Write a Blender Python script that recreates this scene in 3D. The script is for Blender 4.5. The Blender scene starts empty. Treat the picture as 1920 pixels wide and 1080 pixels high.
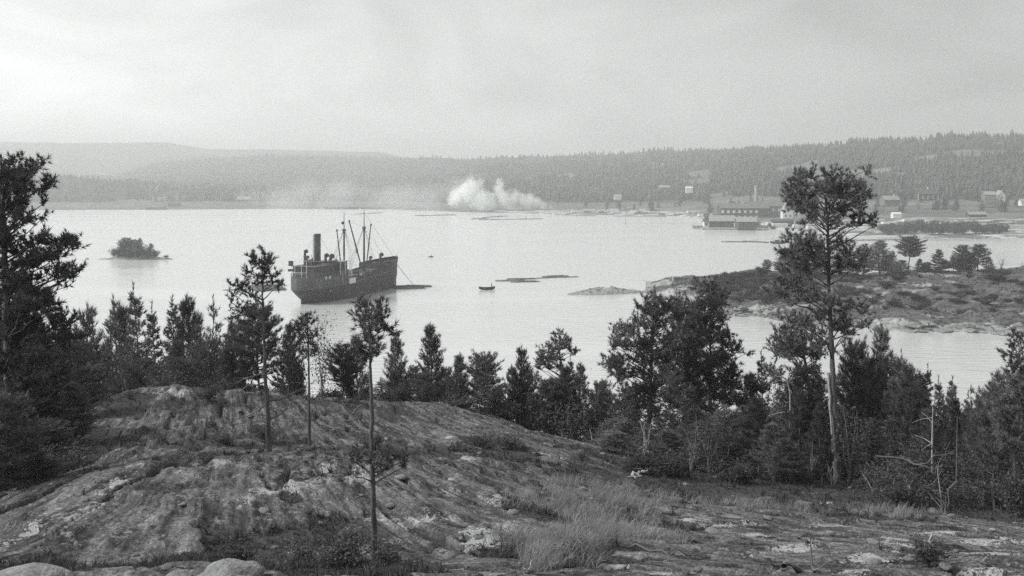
import bpy, math, random
import numpy as np
from mathutils import Vector, Matrix

SC = bpy.context.scene
COL = SC.collection
F = 1900.0          # focal length of the view in photograph pixels (1920 wide)
HZ = 347.0          # row of the true horizon
EYE = 35.0          # eye height above the water, metres

# ------------------------------------------------------------ camera
cam_data = bpy.data.cameras.new('camera')
cam = bpy.data.objects.new('camera', cam_data)
COL.objects.link(cam)
cam.location = (0, 0, EYE)
cam.rotation_euler = (math.radians(90), 0, 0)
cam_data.sensor_width = 36
cam_data.lens = 36 * F / 1920
cam_data.shift_y = -(540 - HZ) / 1920        # plate camera with a dropped front: uprights stay upright
cam_data.clip_start = 0.3
cam_data.clip_end = 40000
SC.camera = cam

# ------------------------------------------------------------ world and sun
SUN_EL, SUN_AZ = math.radians(40), math.radians(-100)      # azimuth from +Y towards +X
def gray(v): return (v * 0.985, v, v * 0.99, 1.0)

world = bpy.data.worlds.new('World')
SC.world = world
world.use_nodes = True
wn, wl = world.node_tree.nodes, world.node_tree.links
wn.clear()
def wnode(t, **k):
    n = wn.new(t)
    for a, b in k.items(): setattr(n, a, b)
    return n
sky = wnode('ShaderNodeTexSky', sky_type='NISHITA', sun_disc=False, sun_elevation=SUN_EL,
            sun_rotation=SUN_AZ, air_density=1.5, dust_density=5.0, ozone_density=1.0)
bw = wnode('ShaderNodeRGBToBW')
wl.new(sky.outputs[0], bw.inputs[0])
tc = wnode('ShaderNodeTexCoord')
# an even overcast, brighter round the veiled sun on the left
dot = wnode('ShaderNodeVectorMath', operation='DOT_PRODUCT')
dot.inputs[1].default_value = Vector((-0.93, 0.36, 0.10)).normalized()
wl.new(tc.outputs['Generated'], dot.inputs[0])
gr = wnode('ShaderNodeMapRange')
gr.interpolation_type = 'SMOOTHSTEP'
gr.inputs['From Min'].default_value = -0.30; gr.inputs['From Max'].default_value = 0.98
gr.inputs['To Min'].default_value = 2.9; gr.inputs['To Max'].default_value = 9.3
wl.new(dot.outputs['Value'], gr.inputs['Value'])
mp = wnode('ShaderNodeMapping')
mp.inputs['Rotation'].default_value = (0.0, 0.5, 0.3)
mp.inputs['Scale'].default_value = (1.4, 1.4, 3.4)
wl.new(tc.outputs['Generated'], mp.inputs['Vector'])
cn = wnode('ShaderNodeTexNoise')
cn.inputs['Scale'].default_value = 2.4; cn.inputs['Detail'].default_value = 5
cn.inputs['Roughness'].default_value = 0.5; cn.inputs['Distortion'].default_value = 0.7
wl.new(mp.outputs[0], cn.inputs['Vector'])
cr = wnode('ShaderNodeMapRange')
cr.inputs['From Min'].default_value = 0.34; cr.inputs['From Max'].default_value = 0.66
cr.inputs['To Min'].default_value = 0.66; cr.inputs['To Max'].default_value = 1.16
wl.new(cn.outputs['Fac'], cr.inputs['Value'])
# the smoky layer over the lake is brightest low down and thins upwards
sep = wnode('ShaderNodeSeparateXYZ'); wl.new(tc.outputs['Generated'], sep.inputs[0])
alt = wnode('ShaderNodeFloatCurve')
cv = alt.mapping.curves[0]; cv.points[0].location = (0.0, 1.0); cv.points[1].location = (1.0, 0.56)
cv.points.new(0.05, 1.0); cv.points.new(0.09, 0.97); cv.points.new(0.15, 0.80); cv.points.new(0.20, 0.72); cv.points.new(0.45, 0.64)
alt.mapping.update(); wl.new(sep.outputs['Z'], alt.inputs['Value'])
gal = wnode('ShaderNodeMath', operation='MULTIPLY'); wl.new(gr.outputs[0], gal.inputs[0]); wl.new(alt.outputs[0], gal.inputs[1])
mu = wnode('ShaderNodeMath', operation='MULTIPLY')
wl.new(gal.outputs[0], mu.inputs[0]); wl.new(cr.outputs[0], mu.inputs[1])
ns = wnode('ShaderNodeMath', operation='MULTIPLY'); ns.inputs[1].default_value = 0.16
wl.new(bw.outputs[0], ns.inputs[0])
ad = wnode('ShaderNodeMath', operation='ADD')
wl.new(mu.outputs[0], ad.inputs[0]); wl.new(ns.outputs[0], ad.inputs[1])
tint = wnode('ShaderNodeVectorMath', operation='SCALE')
tint.inputs[0].default_value = gray(1.0)[:3]
wl.new(ad.outputs[0], tint.inputs['Scale'])
bg = wnode('ShaderNodeBackground'); bg.inputs['Strength'].default_value = 0.1
wl.new(tint.outputs[0], bg.inputs['Color'])
wo = wnode('ShaderNodeOutputWorld'); wl.new(bg.outputs[0], wo.inputs['Surface'])

sun_d = bpy.data.lights.new('sun', 'SUN')
sun_d.energy = 2.2; sun_d.angle = math.radians(14); sun_d.color = (1.0, 1.0, 0.99)
sun = bpy.data.objects.new('sun', sun_d); COL.objects.link(sun)
sd = Vector((math.sin(SUN_AZ) * math.cos(SUN_EL), math.cos(SUN_AZ) * math.cos(SUN_EL), math.sin(SUN_EL)))
sun.rotation_euler = (-sd).to_track_quat('-Z', 'Y').to_euler()
sun.location = (-100, 40, 150)

vs = SC.view_settings
vs.view_transform = 'Standard'; vs.look = 'None'; vs.gamma = 1.0; vs.use_curve_mapping = False
vs.exposure = 0.56
SC.render.film_transparent = False
cy = SC.cycles
cy.use_adaptive_sampling = False; cy.use_denoising = False          # the plate's own grain
cy.max_bounces = 18; cy.diffuse_bounces = 3; cy.glossy_bounces = 3; cy.transmission_bounces = 3
cy.volume_bounces = 16; cy.transparent_max_bounces = 8
cy.caustics_reflective = False; cy.caustics_refractive = False
HAZE_DENSITY = 0.00031

# ------------------------------------------------------------ helpers
def P(px, py, Y):
    """the place at depth Y that the photograph shows at (px, py)"""
    return Vector(((px - 960) / F * Y, Y, EYE - (py - HZ) / F * Y))
def XW(px, Y): return (px - 960) / F * Y
def ZW(py, Y): return EYE - (py - HZ) / F * Y
def YW(py): return EYE * F / (py - HZ)        # distance of a water-level point on that row

def tag(o, label=None, cat=None, group=None, kind=None):
    if label: o['label'] = label
    if cat: o['category'] = cat
    if group: o['group'] = group
    if kind: o['kind'] = kind
    return o
def empty(name, loc=(0, 0, 0), rz=0.0):
    o = bpy.data.objects.new(name, None); COL.objects.link(o)
    o.location = loc; o.rotation_euler = (0, 0, rz); o.empty_display_size = 0.5
    return o
def thing(name, label, cat, loc=(0, 0, 0), rz=0.0, group=None):
    return tag(empty(name, loc, rz), label, cat, group)
def link(name, me, parent=None, loc=None):
    o = bpy.data.objects.new(name, me); COL.objects.link(o)
    if parent is not None: o.parent = parent
    if loc is not None: o.location = loc
    return o
def copy_tree(root, loc, rz=0.0, scale=None):
    r = root.copy(); COL.objects.link(r)
    r.location = loc; r.rotation_euler = (0, 0, rz)
    if scale is not None: r.scale = scale
    for ch in root.children:
        c = ch.copy(); COL.objects.link(c); c.parent = r
        for g in ch.children:
            d = g.copy(); COL.objects.link(d); d.parent = c
    return r

def mesh_np(name, V, T, mat=None, smooth=False, quads=False):
    """mesh from numpy arrays of triangles (or quads)"""
    n = 4 if quads else 3
    V = np.asarray(V, dtype=np.float32).reshape(-1, 3)
    T = np.asarray(T, dtype=np.int32).reshape(-1, n)
    me = bpy.data.meshes.new(name)
    me.vertices.add(len(V)); me.vertices.foreach_set('co', V.ravel())
    me.loops.add(T.size); me.loops.foreach_set('vertex_index', T.ravel())
    me.polygons.add(len(T))
    me.polygons.foreach_set('loop_start', np.arange(0, T.size, n, dtype=np.int32))
    me.polygons.foreach_set('loop_total', np.full(len(T), n, dtype=np.int32))
    if smooth: me.polygons.foreach_set('use_smooth', np.ones(len(T), dtype=bool))
    me.update(calc_edges=True)
    if mat: me.materials.append(mat)
    return me

class MB:
    """collects shapes and links them as ONE mesh object"""
    def __init__(s): s.v, s.f = [], []
    def add(s, vs_, fs):
        b = len(s.v); s.v += [tuple(map(float, q)) for q in vs_]; s.f += [tuple(b + i for i in q) for q in fs]
    def box(s, c, d, rz=0.0, taper=1.0):
        x, y, z = d[0] / 2, d[1] / 2, d[2] / 2
        cr_, sr_ = math.cos(rz), math.sin(rz)
        vv = []
        for k, (dz, q) in enumerate(((-z, 1.0), (z, taper))):
            for (a, b) in ((-x, -y), (x, -y), (x, y), (-x, y)):
                a *= q; b *= q
                vv.append((c[0] + a * cr_ - b * sr_, c[1] + a * sr_ + b * cr_, c[2] + dz))
        s.add(vv, [(3, 2, 1, 0), (4, 5, 6, 7), (0, 1, 5, 4), (1, 2, 6, 5), (2, 3, 7, 6), (3, 0, 4, 7)])
    def tube(s, pts, r, n=6, cap=True):
        pts = [Vector(p) for p in pts]
        if not hasattr(r, '__len__'): r = [r] * len(pts)
        vv, ff = [], []
        for i, p in enumerate(pts):
            d = (pts[min(i + 1, len(pts) - 1)] - pts[max(i - 1, 0)]).normalized()
            a = d.cross(Vector((0, 0, 1)) if abs(d.z) < 0.9 else Vector((1, 0, 0))).normalized()
            b = d.cross(a)
            for k in range(n):
                t = 2 * math.pi * k / n
                vv.append(p + (a * math.cos(t) + b * math.sin(t)) * r[i])
        for i in range(len(pts) - 1):
            for k in range(n):
                k2 = (k + 1) % n
                ff.append((i * n + k, i * n + k2, (i + 1) * n + k2, (i + 1) * n + k))
        if cap:
            ff.append(tuple(range(n))[::-1]); ff.append(tuple((len(pts) - 1) * n + k for k in range(n)))
        s.add(vv, ff)
    def lathe(s, c, prof, n=12, cap=True):
        vv, ff = [], []
        for (r, z) in prof:
            for k in range(n):
                t = 2 * math.pi * k / n
                vv.append((c[0] + r * math.cos(t), c[1] + r * math.sin(t), c[2] + z))
        for i in range(len(prof) - 1):
            for k in range(n):
                k2 = (k + 1) % n
                ff.append((i * n + k, i * n + k2, (i + 1) * n + k2, (i + 1) * n + k))
        if cap:
            ff.append(tuple(range(n))[::-1]); ff.append(tuple((len(prof) - 1) * n + k for k in range(n)))
        s.add(vv, ff)
    def loft(s, rows, closed=False, cap=False):
        n = len(rows[0]); vv = [p for r in rows for p in r]; ff = []
        for i in range(len(rows) - 1):
            for k in range(n if closed else n - 1):
                k2 = (k + 1) % n
                ff.append((i * n + k, i * n + k2, (i + 1) * n + k2, (i + 1) * n + k))
        if cap:
            ff.append(tuple(range(n))[::-1]); ff.append(tuple((len(rows) - 1) * n + k for k in range(n)))
        s.add(vv, ff)
    def mesh(s, name, mat, smooth=False):
        me = bpy.data.meshes.new(name); me.from_pydata(s.v, [], s.f)
        me.materials.append(mat)
        if smooth: me.polygons.foreach_set('use_smooth', np.ones(len(s.f), dtype=bool))
        me.update()
        return me
    def build(s, name, mat, parent=None, loc=None, smooth=False):
        return link(name, s.mesh(name, mat, smooth), parent, loc)

# ---- noise
class Noise:
    def __init__(s, seed):
        r = np.random.RandomState(seed)
        s.p = r.permutation(512); s.t = r.rand(512)
    def h(s, i, j): return s.t[s.p[(s.p[i & 511] + j) & 511]]
    def __call__(s, x, y):
        x = np.asarray(x, float); y = np.asarray(y, float)
        xi = np.floor(x).astype(np.int64); yi = np.floor(y).astype(np.int64)
        fx, fy = x - xi, y - yi
        fx = fx * fx * fx * (fx * (fx * 6 - 15) + 10); fy = fy * fy * fy * (fy * (fy * 6 - 15) + 10)
        a, b = s.h(xi, yi), s.h(xi + 1, yi)
        c, d = s.h(xi, yi + 1), s.h(xi + 1, yi + 1)
        return (a + (b - a) * fx) * (1 - fy) + (c + (d - c) * fx) * fy
    def fbm(s, x, y, o=4, g=0.5):
        v, a, n = 0, 1.0, 0.0
        x = np.asarray(x, float); y = np.asarray(y, float)
        for k in range(o):
            v = v + a * s(x + 17.3 * k, y - 9.1 * k); n += a
            x, y, a = x * 2.03, y * 2.03, a * g
        return v / n
NZ = [Noise(i + 1) for i in range(12)]
def sstep(a, b, x):
    t = np.clip((x - a) / (b - a), 0, 1)
    return t * t * (3 - 2 * t)

# ------------------------------------------------------------ materials
def material(name, base, rough=0.85, spec=0.25, var=0.0, scale=2.0, stretch=(1, 1, 1), bump=0.0, bscale=None,
             lo=None, hi=None, rnd=0.0, trans=0.0, coords='Object', metallic=0.0, detail=5):
    m = bpy.data.materials.new(name); m.use_nodes = True
    n, l = m.node_tree.nodes, m.node_tree.links
    b = n['Principled BSDF']
    b.inputs['Base Color'].default_value = gray(base); b.inputs['Roughness'].default_value = rough
    b.inputs['Specular IOR Level'].default_value = spec; b.inputs['Metallic'].default_value = metallic
    val = None
    if var or lo is not None or bump or rnd:
        t = n.new('ShaderNodeTexCoord'); mpn = n.new('ShaderNodeMapping')
        mpn.inputs['Scale'].default_value = stretch
        l.new(t.outputs[coords], mpn.inputs['Vector'])
        nz = n.new('ShaderNodeTexNoise'); nz.inputs['Scale'].default_value = scale; nz.inputs['Detail'].default_value = detail
        nz.inputs['Roughness'].default_value = 0.62
        l.new(mpn.outputs[0], nz.inputs['Vector'])
        mr = n.new('ShaderNodeMapRange')
        mr.inputs['From Min'].default_value = 0.28; mr.inputs['From Max'].default_value = 0.72
        mr.inputs['To Min'].default_value = lo if lo is not None else base * (1 - var)
        mr.inputs['To Max'].default_value = hi if hi is not None else base * (1 + var)
        l.new(nz.outputs['Fac'], mr.inputs['Value'])
        val = mr.outputs[0]
        if rnd:
            oi = n.new('ShaderNodeObjectInfo'); m2 = n.new('ShaderNodeMapRange')
            m2.inputs['To Min'].default_value = 1 - rnd; m2.inputs['To Max'].default_value = 1 + rnd
            l.new(oi.outputs['Random'], m2.inputs['Value'])
            mm = n.new('ShaderNodeMath'); mm.operation = 'MULTIPLY'
            l.new(val, mm.inputs[0]); l.new(m2.outputs[0], mm.inputs[1]); val = mm.outputs[0]
        sc_ = n.new('ShaderNodeVectorMath'); sc_.operation = 'SCALE'
        sc_.inputs[0].default_value = gray(1.0)[:3]
        l.new(val, sc_.inputs['Scale']); l.new(sc_.outputs[0], b.inputs['Base Color'])
        if bump:
            nb = n.new('ShaderNodeTexNoise'); nb.inputs['Scale'].default_value = bscale or scale * 3; nb.inputs['Detail'].default_value = 6
            l.new(mpn.outputs[0], nb.inputs['Vector'])
            bu = n.new('ShaderNodeBump'); bu.inputs['Strength'].default_value = 1.0; bu.inputs['Distance'].default_value = bump
            l.new(nb.outputs['Fac'], bu.inputs['Height']); l.new(bu.outputs[0], b.inputs['Normal'])
    if trans:
        tr = n.new('ShaderNodeBsdfTranslucent'); mx = n.new('ShaderNodeMixShader'); mx.inputs[0].default_value = trans
        out = n['Material Output']
        tr.inputs[0].default_value = gray(base * 1.3)
        l.new(b.outputs[0], mx.inputs[1]); l.new(tr.outputs[0], mx.inputs[2]); l.new(mx.outputs[0], out.inputs['Surface'])
    return m

M = {}
M['needle'] = material('pine_needles', 0.075, 0.7, 0.2, lo=0.06, hi=0.25, scale=2.2, rnd=0.45, trans=0.2)
M['needle_far'] = material('distant_needles', 0.08, 0.8, 0.15, lo=0.04, hi=0.15, scale=0.05, trans=0.1)
M['leaf'] = material('bush_leaves', 0.11, 0.65, 0.25, lo=0.035, hi=0.14, scale=2.2, rnd=0.4, trans=0.15)
M['heath'] = material('heath_leaves', 0.09, 0.75, 0.2, lo=0.045, hi=0.14, scale=0.9, trans=0.15)
M['grass'] = material('dry_grass', 0.30, 0.7, 0.2, lo=0.20, hi=0.42, scale=0.8, trans=0.3)
M['bark'] = material('pine_bark', 0.11, 0.9, 0.15, lo=0.05, hi=0.19, scale=7, stretch=(1, 1, 0.25), bump=0.02)
M['birch'] = material('pale_bark', 0.30, 0.8, 0.2, lo=0.14, hi=0.42, scale=4, stretch=(1, 1, 0.5))
M['dead'] = material('weathered_dead_wood', 0.42, 0.8, 0.2, lo=0.26, hi=0.55, scale=6, stretch=(1, 1, 1))
M['graydead'] = material('grey_dead_wood', 0.16, 0.85, 0.2, lo=0.08, hi=0.24, scale=6)
M['boulder'] = material('granite_boulder', 0.26, 0.85, 0.25, lo=0.12, hi=0.40, scale=3.0, bump=0.04, bscale=9)
M['quartz'] = material('pale_quartz', 0.5, 0.8, 0.25, lo=.28, hi=.62, scale=7, bump=0.02)
M['hull'] = material('ship_hull_paint', 0.03, 0.6, 0.3, lo=0.006, hi=0.05, scale=0.7, stretch=(1, 1, 0.45), bump=0.02, bscale=1.5)
M['poop'] = material('ship_poop_paint', 0.07, 0.6, 0.35, lo=0.035, hi=0.12, scale=0.8, stretch=(1, 1, 0.4))
M['boot'] = material('pale_rubbing_strake', 0.24, 0.7, 0.3, var=0.35, scale=1.5)
M['deckhouse'] = material('ship_deckhouse_paint', 0.035, 0.6, 0.3, lo=0.02, hi=0.07, scale=1.5)
M['deck'] = material('ship_deck_planks', 0.14, 0.8, 0.2, var=0.3, scale=1.5)
M['funnel'] = material('funnel_paint', 0.03, 0.6, 0.3, lo=0.015, hi=0.055, scale=1.2, stretch=(1, 1, 0.3))
M['spar'] = material('spar_varnish', 0.06, 0.6, 0.3, var=0.3, scale=2)
M['wire'] = material('rigging_wire', 0.09, 0.7, 0.2)
M['white'] = material('white_paint', 0.75, 0.6, 0.3, var=0.12, scale=1.5)
M['glass'] = material('dark_glass', 0.02, 0.15, 0.5)
M['boat'] = material('tarred_boat', 0.03, 0.6, 0.3, var=0.3, scale=3)
M['cloth'] = material('dark_clothes', 0.03, 0.9, 0.1)
M['skin'] = material('skin', 0.4, 0.6, 0.3)
M['log'] = material('wet_logs', 0.12, 0.6, 0.35, lo=0.06, hi=0.20, scale=0.6, rnd=0.4)
M['timber'] = material('fresh_sawn_timber', 0.74, 0.75, 0.2, var=0.2, scale=0.6)
M['darkwall'] = material('dark_board_wall', 0.07, 0.85, 0.2, var=0.4, scale=1.0, stretch=(3, 3, 0.2))
M['midwall'] = material('grey_board_wall', 0.17, 0.85, 0.2, var=0.3, scale=0.7, stretch=(2, 2, 0.2))
M['paleroof'] = material('pale_shingle_roof', 0.33, 0.8, 0.2, var=0.2, scale=0.6)
M['darkroof'] = material('dark_tile_roof', 0.10, 0.8, 0.2, var=0.3, scale=0.8)
M['brick'] = material('chimney_brickwork', 0.30, 0.9, 0.2, var=0.2, scale=1.2)
M['pier'] = material('pier_timber', 0.34, 0.85, 0.2, var=0.4, scale=0.6)
M['reef'] = material('shore_rock', 0.25, 0.85, 0.3, lo=0.10, hi=0.42, scale=0.5, bump=0.15, bscale=1.2)
M['palewin'] = material('pale_window_glass', 0.62, 0.3, 0.5)
M['scrub'] = material('dark_scrub_leaves', 0.06, 0.8, 0.2, lo=0.03, hi=0.09, scale=1.2, rnd=0.4, trans=0.1)

# ------------------------------------------------------------ haze
hz = MB(); hz.box((0, 4300, 170), (19000, 9600, 358))
hm = bpy.data.materials.new('air_haze'); hm.use_nodes = True
hn, hl = hm.node_tree.nodes, hm.node_tree.links
hn.remove(hn['Principled BSDF'])
pv = hn.new('ShaderNodeVolumePrincipled')
pv.inputs['Color'].default_value = gray(0.99); pv.inputs['Density'].default_value = HAZE_DENSITY
pv.inputs['Anisotropy'].default_value = 0.2
hl.new(pv.outputs[0], hn['Material Output'].inputs['Volume'])
tag(hz.build('haze', hm), kind='stuff')

# ------------------------------------------------------------ water
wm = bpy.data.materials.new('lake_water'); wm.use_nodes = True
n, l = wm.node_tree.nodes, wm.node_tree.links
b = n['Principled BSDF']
b.inputs['Base Color'].default_value = gray(0.70)       # paler than real water: bright sky reflection put into the base colour
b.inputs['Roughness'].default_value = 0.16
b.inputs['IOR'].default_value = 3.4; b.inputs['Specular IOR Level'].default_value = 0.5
t = n.new('ShaderNodeTexCoord')
def wnoise(sc, det, dist=0.0):
    mpn = n.new('ShaderNodeMapping'); mpn.inputs['Scale'].default_value = sc
    mpn.inputs['Rotation'].default_value = (0, 0, math.radians(8))
    l.new(t.outputs['Object'], mpn.inputs['Vector'])
    z = n.new('ShaderNodeTexNoise'); z.inputs['Scale'].default_value = 1.0; z.inputs['Detail'].default_value = det
    z.inputs['Distortion'].default_value = dist
    l.new(mpn.outputs[0], z.inputs['Vector']); return z
rip = wnoise((0.14, 0.55, 1), 5, 0.6)
wind = wnoise((0.006, 0.022, 1), 4, 0.8)
ws = n.new('ShaderNodeMapRange'); ws.inputs['From Min'].default_value = 0.35; ws.inputs['From Max'].default_value = 0.65
ws.inputs['To Min'].default_value = 0.08; ws.inputs['To Max'].default_value = 1.0
l.new(wind.outputs['Fac'], ws.inputs['Value'])
bu = n.new('ShaderNodeBump'); bu.inputs['Distance'].default_value = 0.42
l.new(ws.outputs[0], bu.inputs['Strength']); l.new(rip.outputs['Fac'], bu.inputs['Height'])
l.new(bu.outputs[0], b.inputs['Normal'])
rg = n.new('ShaderNodeMapRange'); rg.inputs['To Min'].default_value = 0.10; rg.inputs['To Max'].default_value = 0.24
l.new(wind.outputs['Fac'], rg.inputs['Value']); l.new(rg.outputs[0], b.inputs['Roughness'])
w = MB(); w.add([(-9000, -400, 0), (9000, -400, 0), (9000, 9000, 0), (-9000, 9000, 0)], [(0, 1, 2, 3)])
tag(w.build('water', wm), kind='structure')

# ------------------------------------------------------------ far shore and hills
STN = {   # photograph column -> (distance, ground height) along that line of sight
 -1400: [(1400, .4), (1500, 5), (1700, 12), (2000, 45), (2600, 40), (4000, 70), (6500, 300), (8000, 250)],
 0:   [(1415, .4), (1500, 5), (1650, 10), (2000, 50), (2500, 44), (3500, 60), (4500, 110), (6500, 312), (8000, 250)],
 120: [(1425, .4), (1500, 5), (1680, 11), (2000, 47), (2500, 40), (4000, 66), (4500, 90), (6500, 311), (8000, 250)],
 200: [(1440, .4), (1500, 5), (1700, 12), (2000, 40), (2600, 35), (4000, 70), (4600, 62), (6500, 309), (8000, 250)],
 300: [(1450, .4), (1510, 5), (1700, 12), (2000, 31), (2600, 35), (4000, 122), (4700, 110), (6500, 311), (8000, 250)],
 400: [(1470, .4), (1530, 5), (1700, 12), (2000, 26), (2600, 35), (4000, 142), (4700, 120), (6500, 270), (8000, 230)],
 520: [(1500, .4), (1560, 4), (1700, 10), (2000, 21), (2600, 32), (4000, 152), (4700, 130), (6500, 260), (8000, 220)],
 600: [(1505, .4), (1560, 4), (1700, 10), (2100, 14), (2700, 28), (4000, 150), (4700, 130), (6500, 259), (8000, 210)],
 700: [(1500, .4), (1560, 3), (1700, 8), (2100, 14), (2700, 30), (3950, 143), (4700, 125), (6500, 253), (8000, 200)],
 800: [(1400, .4), (1460, 3), (1600, 8), (2000, 20), (2700, 45), (3800, 136), (4700, 110), (6500, 190), (8000, 180)],
 950: [(1270, .4), (1340, 4), (1500, 12), (1900, 34), (2600, 78), (3400, 127), (4400, 100), (8000, 150)],
 1100: [(1200, .4), (1280, 5), (1420, 14), (1800, 40), (2500, 88), (3100, 128), (4200, 100), (8000, 150)],
 1250: [(1150, .4), (1200, 3), (1330, 14), (1700, 44), (2300, 92), (2800, 126), (4000, 100), (8000, 150)],
 1330: [(1060, .4), (1120, 4), (1280, 15), (1650, 46), (2200, 94), (2650, 125), (4000, 100), (8000, 150)],
 1420: [(836, .3), (880, 2), (970, 7), (1080, 14), (1300, 25), (1600, 52), (2100, 95), (2480, 123), (4000, 100), (8000, 150)],
 1520: [(770, .3), (880, 2), (950, 7), (1060, 14), (1250, 23), (1450, 45), (1850, 88), (2280, 122), (4000, 100), (8000, 150)],
 1610: [(705, .3), (720, 1.4), (850, 2.2), (960, 9), (1060, 15), (1220, 27), (1420, 50), (1750, 90), (2150, 123), (4000, 100), (8000, 150)],
 1700: [(682, .3), (700, 1.4), (800, 2.0), (880, 5), (960, 10), (1050, 16), (1200, 29), (1500, 66), (2050, 124), (3500, 100), (8000, 150)],
 1800: [(668, .3), (690, 1.3), (800, 2.0), (880, 5), (960, 11), (1040, 16), (1200, 30), (1430, 66), (1950, 126), (3500, 100), (8000, 150)],
 1920: [(676, .3), (720, 1.2), (800, 2.0), (880, 5), (960, 11), (1040, 16), (1200, 32), (1400, 66), (1850, 128), (3500, 105), (8000, 150)],
 2400: [(640, .3), (800, 2), (960, 12), (1200, 36), (1700, 138), (3500, 120), (8000, 150)],
 3400: [(560, .3), (700, 3), (900, 20), (1600, 140), (3500, 140), (8000, 150)]}
SK = sorted(STN)
LY = np.concatenate([np.arange(540, 1700, 10), np.arange(1700, 3400, 22), np.arange(3400, 8300, 70)]).astype(float)
def stn_profile(k):
    p = STN[k]; ys = np.array([q[0] for q in p]); zs = np.array([q[1] for q in p])
    z = np.interp(LY, ys, zs)
    s0 = ys[0]
    return np.where(LY < s0, zs[0] - (s0 - LY) * 0.06, z)
SP = np.array([stn_profile(k) for k in SK])
def land_z(x, y):
    x = np.asarray(x, float); y = np.asarray(y, float)
    col = np.clip(960 + F * x / np.maximum(y, 1), SK[0], SK[-1] - 1e-3)
    i = np.clip(np.searchsorted(SK, col, side='right') - 1, 0, len(SK) - 2)
    k0 = np.array(SK)[i]; k1 = np.array(SK)[i + 1]; t_ = (col - k0) / (k1 - k0); t_ = t_ * t_ * (3 - 2 * t_)
    j = np.clip(np.searchsorted(LY, y, side='right') - 1, 0, len(LY) - 2)
    u = np.clip((y - LY[j]) / (LY[j + 1] - LY[j]), 0, 1)
    z0 = SP[i, j] * (1 - u) + SP[i, j + 1] * u
    z1 = SP[i + 1, j] * (1 - u) + SP[i + 1, j + 1] * u
    z = z0 * (1 - t_) + z1 * t_
    r = np.clip(z - 4, 0, None)
    z = z + (NZ[0].fbm(x / 260, y / 260, 4) - 0.5) * np.minimum(r * 0.35, 16)
    z = z + (NZ[1].fbm(x / 30, y / 30, 3) - 0.5) * np.clip(z * 0.5 + 1.0, 0, 2.4)
    return np.maximum(z, -3.0)

def grid_mesh(name, X, Y, Z, mat, smooth=True, attrs=None):
    r, c = X.shape
    V = np.stack([X, Y, Z], -1).reshape(-1, 3)
    idx = np.arange(r * c).reshape(r, c)
    q = np.stack([idx[:-1, :-1], idx[:-1, 1:], idx[1:, 1:], idx[1:, :-1]], -1).reshape(-1, 4)
    me = mesh_np(name, V, q, mat, smooth, quads=True)
    for k, a in (attrs or {}).items():
        at = me.attributes.new(k, 'FLOAT', 'POINT'); at.data.foreach_set('value', np.asarray(a, np.float32).ravel())
    return link(name, me)

def wooded(c, x, y, z):
    s = np.interp(c, SK, [STN[k][0][0] for k in SK]); d = y - s
    left = (c < 860) * sstep(6.5, 9, z) * sstep(120, 170, d) * sstep(.32, .38, NZ[5].fbm(x / 120, y / 200, 3))
    mid = (c >= 860) * (c < 1330) * sstep(-1, 1.5, z - 8 - 8 * NZ[4].fbm(x / 60, y / 60, 2)) * sstep(.34, .40, NZ[5].fbm(x / 110, y / 160, 3))
    right = (c >= 1330) * sstep(-1, 2, z - 15 - 8 * NZ[4].fbm(x / 50, y / 50, 2)) * sstep(.31, .36, NZ[5].fbm(x / 90, y / 120, 3))
    return np.maximum(np.clip(left + mid + right, 0, 1), sstep(2600, 2800, y))
M['land'] = material('meadow_and_clearings', 0.16, 0.9, 0.1, lo=0.06, hi=0.24, scale=0.03, stretch=(0.6, 1, 1), detail=7)
ln_, ll_ = M['land'].node_tree.nodes, M['land'].node_tree.links
wa = ln_.new('ShaderNodeAttribute'); wa.attribute_name = 'wood'
wmx = ln_.new('ShaderNodeMix'); wmx.data_type = 'RGBA'; wmx.inputs[7].default_value = gray(0.05)
pb = ln_['Principled BSDF']; ll_.new(pb.inputs['Base Color'].links[0].from_socket, wmx.inputs[6]); ll_.new(wa.outputs['Fac'], wmx.inputs[0]); ll_.new(wmx.outputs[2], pb.inputs['Base Color'])
# bare sand, bark and sawdust of the lumber yard
ya = ln_.new('ShaderNodeAttribute'); ya.attribute_name = 'yard'
ytc = ln_.new('ShaderNodeTexCoord'); ymp = ln_.new('ShaderNodeMapping'); ymp.inputs['Scale'].default_value = (.035, .07, .01); ll_.new(ytc.outputs['Object'], ymp.inputs['Vector'])
yn = ln_.new('ShaderNodeTexNoise'); yn.inputs['Scale'].default_value = 1; yn.inputs['Detail'].default_value = 6; yn.inputs['Roughness'].default_value = .65; ll_.new(ymp.outputs[0], yn.inputs['Vector'])
ym = ln_.new('ShaderNodeMapRange'); ym.inputs['From Min'].default_value = .50; ym.inputs['From Max'].default_value = .56; ll_.new(yn.outputs['Fac'], ym.inputs['Value'])
yx = ln_.new('ShaderNodeMath'); yx.operation = 'MULTIPLY'; ll_.new(ya.outputs['Fac'], yx.inputs[0]); ll_.new(ym.outputs[0], yx.inputs[1])
ymx = ln_.new('ShaderNodeMix'); ymx.data_type = 'RGBA'; ymx.inputs[7].default_value = gray(0.62)
ll_.new(wmx.outputs[2], ymx.inputs[6]); ll_.new(yx.outputs[0], ymx.inputs[0]); ll_.new(ymx.outputs[2], pb.inputs['Base Color'])
def yard(c, x, y, z):
    s = np.interp(c, SK, [STN[k][0][0] for k in SK])
    return np.clip(sstep(1400, 1430, c) * sstep(905, 870, y) + sstep(880, 960, c) * sstep(1420, 1330, c) * sstep(85, 40, y - s), 0, 1)
cols = np.concatenate([np.arange(-1400, -100, 60), np.arange(-100, 2030, 7), np.arange(2030, 3420, 55)]).astype(float)
GY, GC = np.meshgrid(LY, cols, indexing='ij')
GX = (GC - 960) / F * GY
GZ = land_z(GX, GY)
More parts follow.
